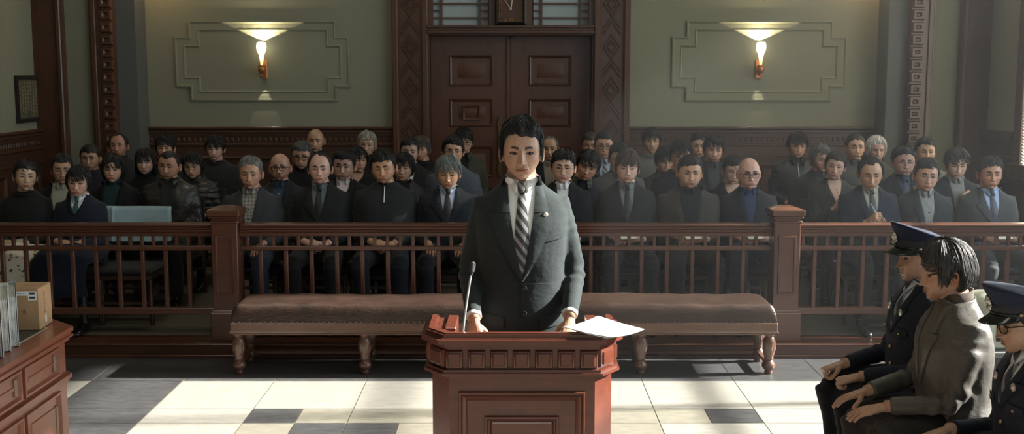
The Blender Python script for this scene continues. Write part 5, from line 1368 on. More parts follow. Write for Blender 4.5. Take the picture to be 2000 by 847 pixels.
# ------------------------------------------------------------------ the people
BK = (.010, .010, .011); CH = (.030, .031, .033); NV = (.014, .018, .030)
GREYH = (.15, .145, .135); SILV = (.26, .26, .25); WHT = (.55, .53, .49); BRN = (.045, .030, .022); HB = (.010, .009, .009)
SK1 = (.50, .29, .19); SK2 = (.42, .23, .145); SKF = (.58, .37, .27)
R1, R2, R3, R4 = 8.50, 9.35, 10.25, 11.15
def H(style='short', hair=HB, skin=SK1, **k): d = dict(style=style, hair=hair, skin=skin); d.update(k); return d
suit = dict(lapel=.072, collar='shirt')
people = [
 # --- front row, left to right
 dict(px=46, top=310, Y=R1, fem=1, head=H('up', skin=SKF, beard=0), look=(28, 0, 4), col=(.013, .013, .013), gname='cardigan', collar='crew', cmat=None, pose='clasp', w=.86, floral=1, legskin=(.10, .06, .05), label='woman in a black knitted top and floral skirt, face turned to the right'),
 dict(px=153, top=320, Y=R1, fem=1, head=H('bob', skin=SKF, beard=0, sweep=.4, sty=dict(curtain=-.065, bang=.7)), look=(6, 4, 3), col=(.012, .015, .026), vee=(.553, .42, .055), inner=(.70, .72, .72), collar='shirt', tie=(.03, .10, .10), tw=.026, lapel=.03, pose='clasp', w=.86, navyskirt=1, legskin=(.02, .02, .025), shoe=SHOE, label='schoolgirl with a dark bob in a navy blazer, wide white collar and teal tie'),
 dict(px=490, top=303, Y=R1, head=H('short', GREYH, SK1, age=.9, wid=1.03, sty=dict(zf=.066)), look=(3, 2, 0), col=(.040, .042, .044), vee=(.55, .22, .060), imat='check', collar='shirt', lapel=.07, pose='thighs', pants=(.03, .038, .055), buttons=(4, (.25, .22, .18), .49, .28), label='grey-haired older man in a charcoal jacket over a checked shirt beside the left railing post'),
 dict(px=625, top=295, Y=R1, head=H('recede', skin=SKF, wid=1.04, age=.4, sty=dict(recede=.006, zf=.096)), look=(4, 0, 0), col=(.016, .017, .017), inner=(.13, .16, .17), collar='shirt', lapel=.075, tie=(.012, .012, .013), pose='clasp', label='man with a high receding hairline in a black suit, grey shirt and black tie'),
 dict(px=752, top=290, Y=R1, head=H('short', skin=SK1, wid=1.08, open=0, fat=.6, beard=.5, sweep=-.7, messy=.6, sty=dict(zf=.058, tt=.020)), look=(-3, 5, -4), col=(.024, .026, .027), mk='knit', gname='pullover', vee=(.56, .43, .012), inner=(.015, .015, .016), collar='high', ch=.030, gap=.12, zip=(.545, .44), pose='clasp', w=1.06, belly=.03, pants=(.020, .024, .032), label='broad man with closed eyes in a dark zip-neck pullover'),
 dict(px=875, top=300, Y=R1, head=H('fringe', (.13, .14, .14), SK1, age=.8, fat=.4, wid=1.06, sweep=.5, open=.7, sty=dict(bang=.45, tt=.018)), look=(2, 9, 0), col=(.018, .021, .027), inner=(.36, .42, .52), collar='shirt', lapel=.075, tie=(.022, .018, .018), pose='thighs', w=1.02, pants=(.02, .022, .028), label='silver-haired man in a dark suit, pale blue shirt and dark patterned tie, looking down'),
 dict(px=1099, top=289, Y=R1, head=H('short', skin=SKF, wid=1.06, fat=.5, sty=dict(zf=.054, tt=.022)), glasses='thin', look=(-4, 2, 3), col=(.018, .019, .021), inner=(.72, .74, .74), collar='shirt', vee=(.553, .33, .05), lapel=.07, pose='write', w=.98, label='young man in thin glasses and a black suit, just right of the standing man'),
 dict(px=1224, top=290, Y=R1, head=H('wave', BRN, skin=SKF, sweep=-.8, sty=dict(bang=.6, zf=.060)), look=(-2, 1, 2), col=(.018, .018, .020), inner=(.17, .19, .19), collar='shirt', lapel=.072, tie=(.018, .018, .022), pose='write', pants=(.02, .021, .022), note='notepad on the lap of the wavy-haired reporter, its white page open', pen='blue pen in the raised hand of the wavy-haired reporter', label='wavy brown-haired man in a black suit, grey shirt and speckled tie, taking notes'),
 dict(px=1346, top=301, Y=R1, head=H('crew', skin=SK1, wid=1.14, fat=1.0, browtilt=1, frown=.6, sty=dict(zf=.060, tt=.014, tf=.016, ts=.009, n=200)), look=(-2, 4, 3), col=(.050, .044, .038), vee=(.55, .14, .085), inner=(.020, .022, .024), collar='shirt', lapel=.06, pose='write', w=1.10, belly=.035, note='small notepad held by the stocky man in the brown jacket', pen='silver pen held by the stocky man in the brown jacket', label='stocky crew-cut man in an open brown jacket over a black shirt'),
 dict(px=1463, top=307, Y=R1, head=H('bald', (.02, .02, .02), skin=(.55, .36, .26), age=.6, wid=1.02, frown=.5, beard=.1, sty=dict(bald=-.02, ts=.0012)), glasses='black', look=(0, 2, -2), col=(.020, .022, .028), vee=(.55, .26, .055), inner=(.03, .045, .095), collar='shirt', lapel=.06, gap=.25, pose='write', note='folded white paper on the knee of the bald man in glasses', pen='white pen in the hand of the bald man in glasses', pants=(.02, .026, .04), label='bald man in dark-rimmed glasses and a navy jacket beside the right railing post'),
 dict(px=1629, top=293, Y=R2-.05, fem=1, head=H('up', (.018, .016, .016), skin=SKF, beard=0, sweep=.6), look=(-14, 2, 5), col=(.045, .042, .042), vee=(.548, .38, .062), imat='skinv', collar=None, lapel=.06, pose='write', w=.88, pen='white pen held up by the woman in the grey blazer', wr=dict([(-1, ((-.07, -.30, .80), (.35, -.5, .75), (-.5, -.6, .5), (1.0, .9, .5))), (1, ((.12, -.28, .74), (-.8, -.5, .1), (.3, -.5, .8), (.4, .5, .3)))]), label='woman with tied-back hair in a grey blazer and dark v-neck top, holding up a pen'),
 dict(px=1699, top=301, Y=R1, head=H('recede', skin=(.50, .29, .20), wid=1.04, age=.5, open=.45, sty=dict(zf=.084, recede=.008)), look=(-8, 16, 0), col=(.018, .022, .034), inner=(.36, .34, .27), collar='shirt', lapel=.07, tie=(.028, .045, .045), pose='write', wr=dict([(-1, ((-.10, -.30, .80), (.40, -.7, .55), (-.5, -.5, .6), (1.0, .9, .5))), (1, ((.10, -.30, .775), (-.85, -.45, .1), (.1, .3, -.9), (.5, .6, .3)))]), note='small notebook with a cream page held by the man looking down to write', pen='silver pen slanting in the hand of the man looking down to write', label='man in a navy suit and grey-green tie looking down to write in a small notebook'),
 dict(px=1807, top=306, Y=R1, head=H('short', skin=SK1, wid=1.04, sweep=.6, sty=dict(zf=.064)), glasses='thin', look=(-8, 4, 3), col=(.030, .033, .036), imat='stripe', vee=(.55, .20, .060), collar='shirt', lapel=.055, pose='clasp', buttons=(4, (.3, .3, .3), .48, .26), label='man in thin glasses with a dark jacket and striped open-collar shirt, behind the capped officer'),
 dict(px=1933, top=303, Y=R1, head=H('short', skin=SK2, wid=1.02, messy=.7, sty=dict(zf=.058, tt=.018)), look=(-7, 2, 0), col=(.060, .064, .066), inner=(.33, .43, .60), collar='shirt', lapel=.075, tie=(.045, .05, .075), pose='write', note='open notebook on the knees of the man in the pale grey suit', pants=(.05, .055, .058), label='man in a lighter grey suit and blue shirt at the front row\'s right end'),
 # --- second row
 dict(px=121, top=299, Y=R2, head=H('short', (.02, .018, .017), skin=SK1, age=.8, sty=dict(zf=.070)), glasses='thin', look=(20, 2, 0), col=(.010, .010, .011), vee=(.55, .15, .075), inner=(.36, .35, .28), collar='shirt', lapel=.05, label='older man in glasses with a cream shirt under an open black jacket, behind the schoolgirl'),
 dict(px=221, top=299, Y=R2, fem=1, head=H('bob', skin=SKF, beard=0, sty=dict(curtain=-.085)), look=(8, 0, 0), col=(.009, .009, .010), vee=(.55, .18, .070), inner=(.020, .045, .045), collar='turtle', lapel=.04, label='woman with a dark bob in a teal turtleneck and black coat'),
 dict(px=330, top=293, Y=R2, head=H('crew', skin=SK2, wid=1.05, age=.6, beard=.5, frown=.3, sty=dict(zf=.068, recede=.012)), look=(-3, 3, 4), col=(.024, .022, .020), mk='leather', vee=(.55, .20, .060), inner=(.030, .030, .028), collar='wide', w=1.06, label='crew-cut man in a dark leather jacket behind the pale blue seat cover'),
 dict(px=379, top=294, Y=R3-.1, fem=1, head=H('messy', (.016, .013, .012), skin=SK1, beard=0, age=.5, wid=1.05, sty=dict(curtain=-.07)), glasses='thin', look=(2, 3, -5), col=(.013, .013, .014), mk='leather', puff=1, collar='high', gap=.35, label='woman with a tousled bob and glasses in a black quilted jacket'),
 dict(px=547, top=299, Y=R2, head=H('bald', (.02, .02, .02), skin=(.47, .28, .19), beard=.95, age=.4), glasses='black', look=(3, -4, 0), col=(.024, .026, .028), vee=(.55, .22, .055), inner=(.045, .07, .095), collar='shirt', lapel=.05, buttons=(2, (.7, .7, .7), .47, .35), label='bald bearded man in black square glasses and a denim shirt'),
 dict(px=671, top=292, Y=R2, head=H('short', skin=(.46, .26, .19), wid=1.12, fat=.9, sty=dict(zf=.062)), look=(-3, 0, 3), col=(.012, .012, .013), vee=(.553, .38, .058), inner=(.68, .58, .58), collar='shirt', gap=.28, lapel=.06, w=1.05, label='stocky man in a black jacket and pale pink open-necked shirt'),
 dict(px=787, top=296, Y=R2, fem=1, head=H('bob', skin=SK1, beard=0, wid=1.05, sty=dict(curtain=-.06, bang=.9)), look=(-4, 0, 3), col=(.055, .045, .048), vee=(.555, .20, .060), inner=(.015, .015, .015), collar=None, lapel=.04, label='woman with a short bob and fringe in a mauve-grey cardigan over black'),
 dict(px=885, top=262, Y=R2, head=H('short', skin=SK1, sweep=.8, sty=dict(zf=.056, tt=.020, ts=.014)), glasses='thin', look=(4, 0, 0), col=(.075, .085, .105), mk='cotton', gname='shirt', collar='shirt', cmat='self', label='man in thin glasses and a grey-blue shirt behind the silver-haired man'),
 dict(px=1142, top=286, Y=R2-.2, head=H('fringe', skin=SK1, sweep=.9, messy=.8, sty=dict(bang=.7)), look=(-6, 6, 16), side=10, col=(.014, .018, .028), collar='wide', cmat='chk2', vee=(.55, .42, .03), inner=(.02, .022, .03), lean=6, label='shaggy-haired young man leaning his tilted head out to the left, in a dark navy coat'),
 dict(px=1208, top=277, Y=R2+.4, head=H('short', skin=SK1, sty=dict(tt=.022)), look=(0, 6, 0), col=(.10, .10, .10), inner=(.08, .08, .09), collar='shirt', lapel=.06, w=1.04, label='man in a light grey jacket mostly hidden behind the wavy-haired reporter'),
 dict(px=1327, top=270, Y=R2, head=H('messy', skin=SK1), glasses='black', look=(-4, 4, 6), col=(.014, .014, .016), collar='crew', gname='sweater', label='shaggy-haired man in black glasses looking over the stocky man'),
 dict(px=1429, top=301, Y=R2, fem=1, head=H('up', skin=SKF, beard=0, open=.4), look=(-2, 8, 4), col=(.012, .012, .013), vee=(.548, .43, .062), imat='skinv', collar=None, w=.84, label='young woman with drawn-back hair in a black v-neck top, eyes lowered'),
 dict(px=1600, top=281, Y=R3-.05, head=H('wave', (.11, .105, .10), skin=SK1, age=.8, sty=dict(tt=.016, bang=.2)), look=(10, 2, 0), col=(.030, .026, .024), vee=(.55, .30, .05), inner=(.05, .055, .065), collar='shirt', lapel=.06, label='older man with swept grey hair in a dark brown jacket'),
 dict(px=1764, top=284, Y=R2, head=H('short', skin=(.44, .26, .19), wid=1.12, fat=.9, messy=.7, sty=dict(zf=.060)), glasses='thin', look=(-4, 0, 0), col=(.018, .020, .024), vee=(.553, .36, .052), inner=(.05, .075, .13), collar='shirt', lapel=.06, tie=(.03, .045, .075), w=1.06, label='heavy-faced man in glasses with a dark suit and blue shirt'),
 dict(px=1866, top=285, Y=R2, head=H('fringe', (.02, .018, .015), skin=SKF, sweep=.6, open=.5, sty=dict(bang=.35)), look=(-6, 12, 0), col=(.020, .024, .032), mk='cotton', vee=(.553, .18, .060), inner=(.22, .23, .23), collar='shirt', pose='chin', buttons=(3, (.5, .5, .5), .47, .30), label='young man in a dark denim jacket with a fist raised to his chest'),
 # --- third row
 dict(px=177, top=280, Y=R3, head=H('crew', skin=SK2, sty=dict(zf=.056, tt=.015, ts=.011, tf=.013)), look=(6, 0, 0), col=(.018, .018, .030), mk='cotton', gname='shirt', collar='shirt', cmat='self', gap=.3, label='young man with cropped black hair in a dark violet-blue shirt'),
 dict(px=285, top=288, Y=R3, fem=1, head=H('long', skin=SKF, beard=0, sty=dict(bang=.9)), look=(4, 2, 0), col=(.010, .010, .011), collar='high', gap=.4, label='woman with long dark hair and a fringe in a black coat'),
 dict(px=590, top=274, Y=R3-.1, head=H('short', (.07, .068, .066), skin=SK1, age=.7, wid=1.06, fat=.5, sty=dict(zf=.056, tt=.018)), glasses='black', look=(2, 4, 0), col=(.011, .011, .012), collar='high', gap=.2, label='greying man in black glasses and a black high-necked top'),
 dict(px=697, top=284, Y=R3, fem=1, head=H('fringe', skin=SK1, beard=0, sty=dict(ts=.016, tt=.018)), look=(26, 0, 0), col=(.013, .013, .014), vee=(.548, .47, .06), imat='skinv', collar=None, label='short-haired woman in black whose face turns to the right between two men'),
 dict(px=799, top=267, Y=R3, head=H('short', (.014, .012, .012), skin=(.42, .26, .18), sty=dict(zf=.062, tt=.015)), look=(4, 0, 2), col=(.013, .013, .014), inner=(.62, .64, .66), collar='shirt', lapel=.06, label='tieless man in a black suit and white shirt behind the woman with a fringe'),
 dict(px=1180, top=256, Y=R3+.2, head=H('short', skin=SK1, fat=.6, wid=1.05, frown=.3, sty=dict(zf=.066, tt=.016, tf=.02)), glasses='black', look=(-3, 0, 0), col=(.022, .024, .028), inner=(.36, .43, .54), collar='shirt', lapel=.065, tie='stripe', label='man in dark-rimmed glasses with a pale blue shirt and striped tie'),
 dict(px=1298, top=283, Y=R3, head=H('fringe', skin=SK1, beard=0, open=.5, sty=dict(bang=.8)), look=(4, 10, 0), col=(.014, .014, .016), mk='leather', collar='high', gap=.3, label='person with a black bowl cut and lowered eyes in a black jacket'),
 dict(px=1392, top=262, Y=R3, head=H('messy', (.014, .011, .010), skin=SK1, beard=.9, sty=dict(bang=.4, tt=.020)), look=(-2, 2, 3), col=(.018, .018, .020), vee=(.553, .15, .060), inner=(.06, .065, .07), collar='shirt', lapel=.05, label='curly-haired man with stubble in a black jacket and grey shirt'),
 dict(px=1556, top=256, Y=R4-.05, head=H('messy', skin=SK1, beard=0, sweep=.9, sty=dict(ts=.020)), look=(-3, 2, 3), col=(.014, .013, .018), mk='leather', collar='wide', gap=.35, vee=(.55, .40, .015), inner=(.02, .02, .022), zip=(.52, .40), w=1.04, label='long-fringed young man in a black leather jacket with a silver zip'),
 dict(px=1669, top=259, Y=R3, head=H('crew', (.016, .014, .013), skin=SK1, sty=dict(zf=.062, tt=.012, ts=.009)), look=(-2, 0, 0), col=(.075, .080, .078), mk='cotton', gname='shirt', collar='shirt', cmat='self', gap=.3, label='man in a grey-green open shirt beside the white-haired man'),
 dict(px=1710, top=264, Y=R3+.65, head=H('wave', WHT, skin=(.50, .32, .25), age=1, sty=dict(tt=.020, ts=.014, bang=.1)), look=(-2, 2, 0), col=(.060, .058, .052), inner=(.08, .08, .08), collar='shirt', lapel=.05, label='man with bright white combed-back hair in a grey jacket'),
 dict(px=1806, top=267, Y=R3, head=H('short', (.018, .017, .016), skin=SK1, wid=1.03, sty=dict(zf=.062, tt=.016)), look=(-5, 0, 0), col=(.028, .032, .026), mk='shine', puff=1, collar='high', gap=.3, label='man in an olive quilted jacket behind the man in thin glasses at right'),
 # --- back row
 dict(px=232, top=260, Y=R4, head=H('thin', (.02, .018, .016), skin=SK2, age=.6, wid=1.02, sty=dict(zf=.097, recede=.004)), look=(5, -3, 0), col=(.022, .022, .024), mk='cotton', collar='high', label='high-foreheaded man in dark clothes before the left corner pilaster'),
 dict(px=324, top=261, Y=R4, head=H('fringe', skin=SK1, sty=dict(bang=.5)), look=(2, 0, 0), col=(.014, .014, .015), collar='crew', gname='sweater', label='dark-haired person half hidden behind the crew-cut man in leather'),
 dict(px=421, top=262, Y=R4, head=H('fringe', skin=SKF, beard=0, sty=dict(bang=.8)), look=(2, 2, 0), col=(.022, .023, .024), mk='knit', gname='sweater', collar='crew', label='young man with a heavy fringe in a dark grey round-necked sweater'),
 dict(px=617, top=251, Y=R4, head=H('bald', (.02, .018, .018), skin=(.42, .25, .17), age=.7), look=(2, 0, 0), col=(.012, .012, .013), collar='high', label='bald man at the back above the greying man in glasses'),
 dict(px=715, top=255, Y=R4, head=H('wave', (.26, .245, .20), skin=(.42, .26, .18), age=.8, sty=dict(tt=.018, zf=.064)), look=(2, 0, 4), col=(.011, .011, .012), collar='high', gap=.2, label='man with wavy white-grey hair in black at the back'),
 dict(px=826, top=264, Y=R4, fem=1, head=H('messy', (.075, .062, .048), skin=SK1, beard=0, sty=dict(curtain=-.055)), look=(-16, 0, -4), col=(.012, .012, .013), collar='crew', label='woman with curly light brown hair in front of the door frame'),
 dict(px=905, top=247, Y=R4, head=H('messy', skin=(.42, .26, .18), sweep=.2, sty=dict(tt=.030)), glasses='black', look=(6, 2, 0), col=(.055, .052, .038), mk='cotton', vee=(.55, .2, .06), inner=(.012, .012, .013), collar='wide', label='curly-haired man in glasses and a khaki jacket in front of the door'),
 dict(px=1074, top=265, Y=R4-.2, head=H('thin', (.12, .115, .11), skin=SK1, age=1, frown=.2, sty=dict(zf=.090, recede=.006)), look=(-6, 0, 0), col=(.020, .020, .021), vee=(.55, .12, .065), inner=(.26, .24, .20), collar='shirt', label='elderly grey man with an open pale shirt just right of the standing man\'s head'),
 dict(px=1152, top=257, Y=R4+.3, head=H('short', (.045, .038, .030), skin=SK2), look=(-4, 2, 0), col=(.02, .02, .022), collar='high', label='brown-haired man half hidden left of the man in the striped tie'),
 dict(px=1272, top=248, Y=R4, head=H('fringe', (.012, .010, .010), skin=SK1, beard=0, sty=dict(bang=.35)), look=(-2, 0, 0), col=(.105, .108, .100), mk='knit', gmat='bands', gname='sweater', collar='crew', label='young man in a pale grey sweater with dark chest stripes'),
 dict(px=1364, top=258, Y=R4, head=H('short', skin=SK1, wid=1.04, fat=.4), look=(-4, 0, 0), col=(.016, .016, .018), collar='high', label='man peering out left of the curly-haired man with stubble'),
]
FLORAL, nt, bs = newmat('floral_skirt_cloth'); vo = N(nt, 'ShaderNodeTexVoronoi'); vo.inputs['Scale'].default_value = 26
tc = N(nt, 'ShaderNodeTexCoord'); nt.links.new(tc.outputs['Object'], vo.inputs['Vector']); n_ = noise(nt, 34, 3)
ad = N(nt, 'ShaderNodeMath', operation='MULTIPLY_ADD'); nt.links.new(n_.outputs[0], ad.inputs[0]); ad.inputs[1].default_value = .8; nt.links.new(vo.outputs['Distance'], ad.inputs[2])
r = ramp(nt, ad.outputs[0], [(.52, (.05, .06, .04)), (.62, (.30, .22, .16)), (.72, (.68, .63, .50))]); nt.links.new(r.outputs[0], bs.inputs['Base Color']); bs.inputs['Roughness'].default_value = .8
BANDS, nt, bs = newmat('banded_grey_sweater'); tc = N(nt, 'ShaderNodeTexCoord'); sp = N(nt, 'ShaderNodeSeparateXYZ'); nt.links.new(tc.outputs['Object'], sp.inputs[0])
sn = N(nt, 'ShaderNodeMath', operation='MULTIPLY'); sn.inputs[1].default_value = 210; nt.links.new(sp.outputs[2], sn.inputs[0]); s2 = N(nt, 'ShaderNodeMath', operation='SINE'); nt.links.new(sn.outputs[0], s2.inputs[0])
gt = N(nt, 'ShaderNodeMath', operation='LESS_THAN'); gt.inputs[1].default_value = .86; nt.links.new(sp.outputs[2], gt.inputs[0])
ml = N(nt, 'ShaderNodeMath', operation='MULTIPLY'); nt.links.new(gt.outputs[0], ml.inputs[0]); nt.links.new(s2.outputs[0], ml.inputs[1])
r = ramp(nt, ml.outputs[0], [(.15, (.115, .118, .108)), (.3, (.03, .03, .033))]); nt.links.new(r.outputs[0], bs.inputs['Base Color']); bs.inputs['Roughness'].default_value = .9
SPECIAL = {'check': check_mat((.16, .15, .13), (.34, .32, .27), 120, 'checked_shirt_cloth'), 'stripe': stripe_mat((.14, .15, .15), (.24, .25, .25), 520, PI/2, 'pinstripe_shirt_cloth'), 'chk2': check_mat((.02, .025, .02), (.12, .12, .08), 110, 'checked_collar_cloth')}
def held_things(sp):
    Rt = Matrix.Translation(sp['_root'].location) @ Matrix.Rotation(sp['_root'].rotation_euler.z, 4, 'Z')
    W, HD = sp['_W'], sp['_HD']
    if sp.get('note'):
        s = 1; d = Vector(HD[s][0]).normalized(); c = W[s]+d*.115+Vector((-.03, -.02, .030 if 'wr' not in sp else .02))
        e = empty('notebook', tuple(Rt @ c), sp['_root'].rotation_euler.z+.15); tag(e, sp['note'], 'notebook'); e.rotation_euler.x = .35 if 'wr' not in sp else .55
        MB().box(-.06, .06, -.045, .045, -.006, -.003, bev=.001).box(-.06, .06, .043, .0455, -.006, .004).build('cover', cloth((.02, .02, .022), 'leather', 'notebook_cover'), e)
        b_ = MB(); b_.box(-.058, .058, -.043, .043, -.003, .003, bev=.001); b_.build('pages', plain('cream_paper', (.72, .69, .58), .7) if 'cream_paper' not in bpy.data.materials else bpy.data.materials['cream_paper'], e)
    if sp.get('pen'):
        s = -1; d = Vector(HD[s][0]).normalized(); bk = Vector(HD[s][1]).normalized(); lat = d.cross(bk).normalized()*(1)
        tip = W[s]+d*.115-bk*.045+lat*.0; ax = (bk*.75+Vector((-.35, .25, .75))).normalized()
        b_ = MB(); b_.tube([tip, tip+ax*.006, tip+ax*.012, tip+ax*.13, tip+ax*.136], [.0008, .0025, .004, .004, .003], 8); o_ = Rt @ tip
        pm = plain('pen_barrel', (.55, .57, .60) if 'blue' not in sp['pen'] else (.06, .12, .35), .3)
        e = empty('pen', tuple(o_), sp['_root'].rotation_euler.z); tag(e, sp['pen'], 'pen')
        V_ = [tuple(Vector(v)-tip) for v in b_.V]; link_mesh('barrel', V_, b_.F, pm, e)
        b2 = MB(); b2.tube([ax*.10+Vector((0, -.005, 0)), ax*.132+Vector((0, -.005, 0))], .0012, 5); b2.build('clip', STEEL, e)
for sp_ in people:
    sp_.setdefault('label', 'person')
    if sp_.get('floral'): sp_['skirt'] = FLORAL
    if sp_.get('navyskirt'): sp_['skirt'] = cloth((.014, .018, .032), 'wool', 'skirt_cloth')
    if sp_.get('gmat') == 'bands': sp_['gmat'] = BANDS
    if isinstance(sp_.get('imat'), str):
        if sp_['imat'] == 'skinv':
            c_ = sp_['head'].get('skin'); key = ('skinv',)+tuple(c_)
            if key not in _mc: _mc[key] = plain('bare_neckline_skin', c_, .5)
            sp_['imat'] = _mc[key]; sp_['iname'] = 'neckline'
        else: sp_['imat'] = SPECIAL[sp_['imat']]
    if isinstance(sp_.get('cmat'), str):
        sp_['cmat'] = SPECIAL.get(sp_['cmat']) or cloth(sp_['col'], sp_.get('mk', 'wool'), 'jacket_cloth')
    if sp_.get('tie') == 'stripe': sp_['tie'] = stripe_mat((.035, .04, .055), (.30, .30, .31), 170, math.radians(50), 'striped_blue_tie')
    if sp_.get('inner') is None and sp_.get('imat') is None: sp_['vee'] = sp_.get('vee', (.553, .30, .062))
    person(sp_); held_things(sp_)
    r0 = sp_['_root']; short = sp_['label'].split(',')[0]
    short = short.split(' behind ')[0].split(' beside ')[0]
    nm = ' '.join(short.split()[:11])
    chair(r0.location.x, r0.location.y+.02, 0, 'dark wooden chair under the '+nm)
# empty place with pale blue seat covers
vx = at_Y(277, 420, R1+.3).x
chair(vx, R1+.03, 0, 'empty dark wooden chair wearing a pale blue seat cover'); seat_cover(vx, R1+.03, 0, 'pale blue cloth cover on the empty chair behind the left railing')
gx = people[1]['_root'].location
seat_cover(gx.x, gx.y+.02, 0, 'pale blue cloth cover on the chair behind the schoolgirl')
# ------------------------------------------------------------------ the standing man
TIE = stripe_mat((.030, .032, .036), (.24, .24, .235), 215, math.radians(52), 'diagonal_striped_tie', duty=.15)
lead = dict(px=1019, top=226, Y=4.66, base=0, stand=True, fine=True, w=.90, arm=.98, head=H('wave', (.008, .008, .009), skin=(.50, .31, .215), sclera=(.42, .38, .35), jaw=.95, frown=-.2, browtilt=.35, ink=1.1, beard=.15, age=.25, nose=1.05, wid=1.0, sweep=.7, messy=.9, sty=dict(zf=.068, tt=.026, ts=.006, tf=.026, bang=0, side=-.020, nape=-.075, th=.0060, ln=.07, bump=.38, ph=(1.2, .4, 2.0))),
    look=(0, 1, 0), col=(.024, .031, .032), vee=(.553, .218, .060), inner=(.78, .78, .76), collar='shirt', gap=.20, lapel=.088, tie=TIE, tw=.042, pose='stand', wrist={1: (.195, -.175, 1.015), -1: (-.195, -.175, 1.005)}, pants=(.012, .013, .014), wr_amp=.0028,
    label='man standing at the witness stand in a dark suit, white shirt and striped tie')
person(lead)
root, surf, T, k = lead['_root'], lead['_surf'], lead['_T'], lead['_k']
def patch(name, f, nr, nc, mat, off=.006, th=.004):
    vv = []
    for i in range(nr):
        for j in range(nc):
            x, z = f(i/(nr-1), j/(nc-1)); edge = i in (0, nr-1) or j in (0, nc-1)
            vv.append(tuple(surf(x, z, off)))
    base = len(vv); FF = grid_faces(nr, nc)
    per = [(0, j) for j in range(nc)]+[(i, nc-1) for i in range(1, nr)]+[(nr-1, j) for j in range(nc-2, -1, -1)]+[(i, 0) for i in range(nr-2, 0, -1)]
    for (i, j) in per: x, z = f(i/(nr-1), j/(nc-1)); vv.append(tuple(surf(x, z, off-th-.003)))
    m = len(per)
    for q in range(m):
        a, c_ = per[q], per[(q+1) % m]; FF.append((a[0]*nc+a[1], c_[0]*nc+c_[1], base+(q+1) % m, base+q))
    return link_mesh(name, vv, FF, mat, lead['_root'], auto=50)
gm = lead['_gmat']
def overlap(u, v):      # overlapping front: image-right side lies over, rounded bottom corner
    z = .205-u*(.205+.115); xe = -.004+.10*max(0, (u-.55)/.45)**2.2
    return xe+(.165-xe)*v, z
patch('front_panel', overlap, 20, 12, gm, .004, .002)
patch('pocket_flap', lambda u, v: (.075+.095*v, .085-u*.042+.010*v), 4, 8, gm, .009, .003)
patch('pocket_flap', lambda u, v: (-.170+.095*v, .095-u*.042-.010*v), 4, 8, gm, .008, .004)
patch('breast_pocket', lambda u, v: (.082+.085*v, .375-u*.022+.012*v), 3, 8, gm, .006, .002)
for zz in (.19, .10):
    q = surf(.012, zz, .010); b_ = MB(); b_.lathe([(.009, .004), (.0095, 0), (.0085, -.002), (.006, -.001), (0, -.001)], tuple(q), 16, ax='y'); b_.build('button', plain('jacket_button', (.03, .032, .035), .25), root)
q = surf(.098, .452, .012); b_ = MB(); b_.lathe([(.0085, .006), (.0095, .001), (.009, -.001), (.006, -.0025), (0, -.003)], tuple(q), 20, ax='y'); b_.build('lapel_badge', plain('pale_enamel_badge', (.80, .80, .76), .25, .2), root)
for s in (1, -1):       # shirt cuffs
    w_, E = lead['_W'][s], lead['_EL'][s]; fd = (w_-E).normalized(); b_ = MB(); b_.tube([w_-fd*.04, w_-fd*.004, w_-fd*.002], [.032, .0325, .030], 16); b_.build('shirt_cuff', cloth((.78, .78, .76), 'cotton', 'shirt_cloth'), root)
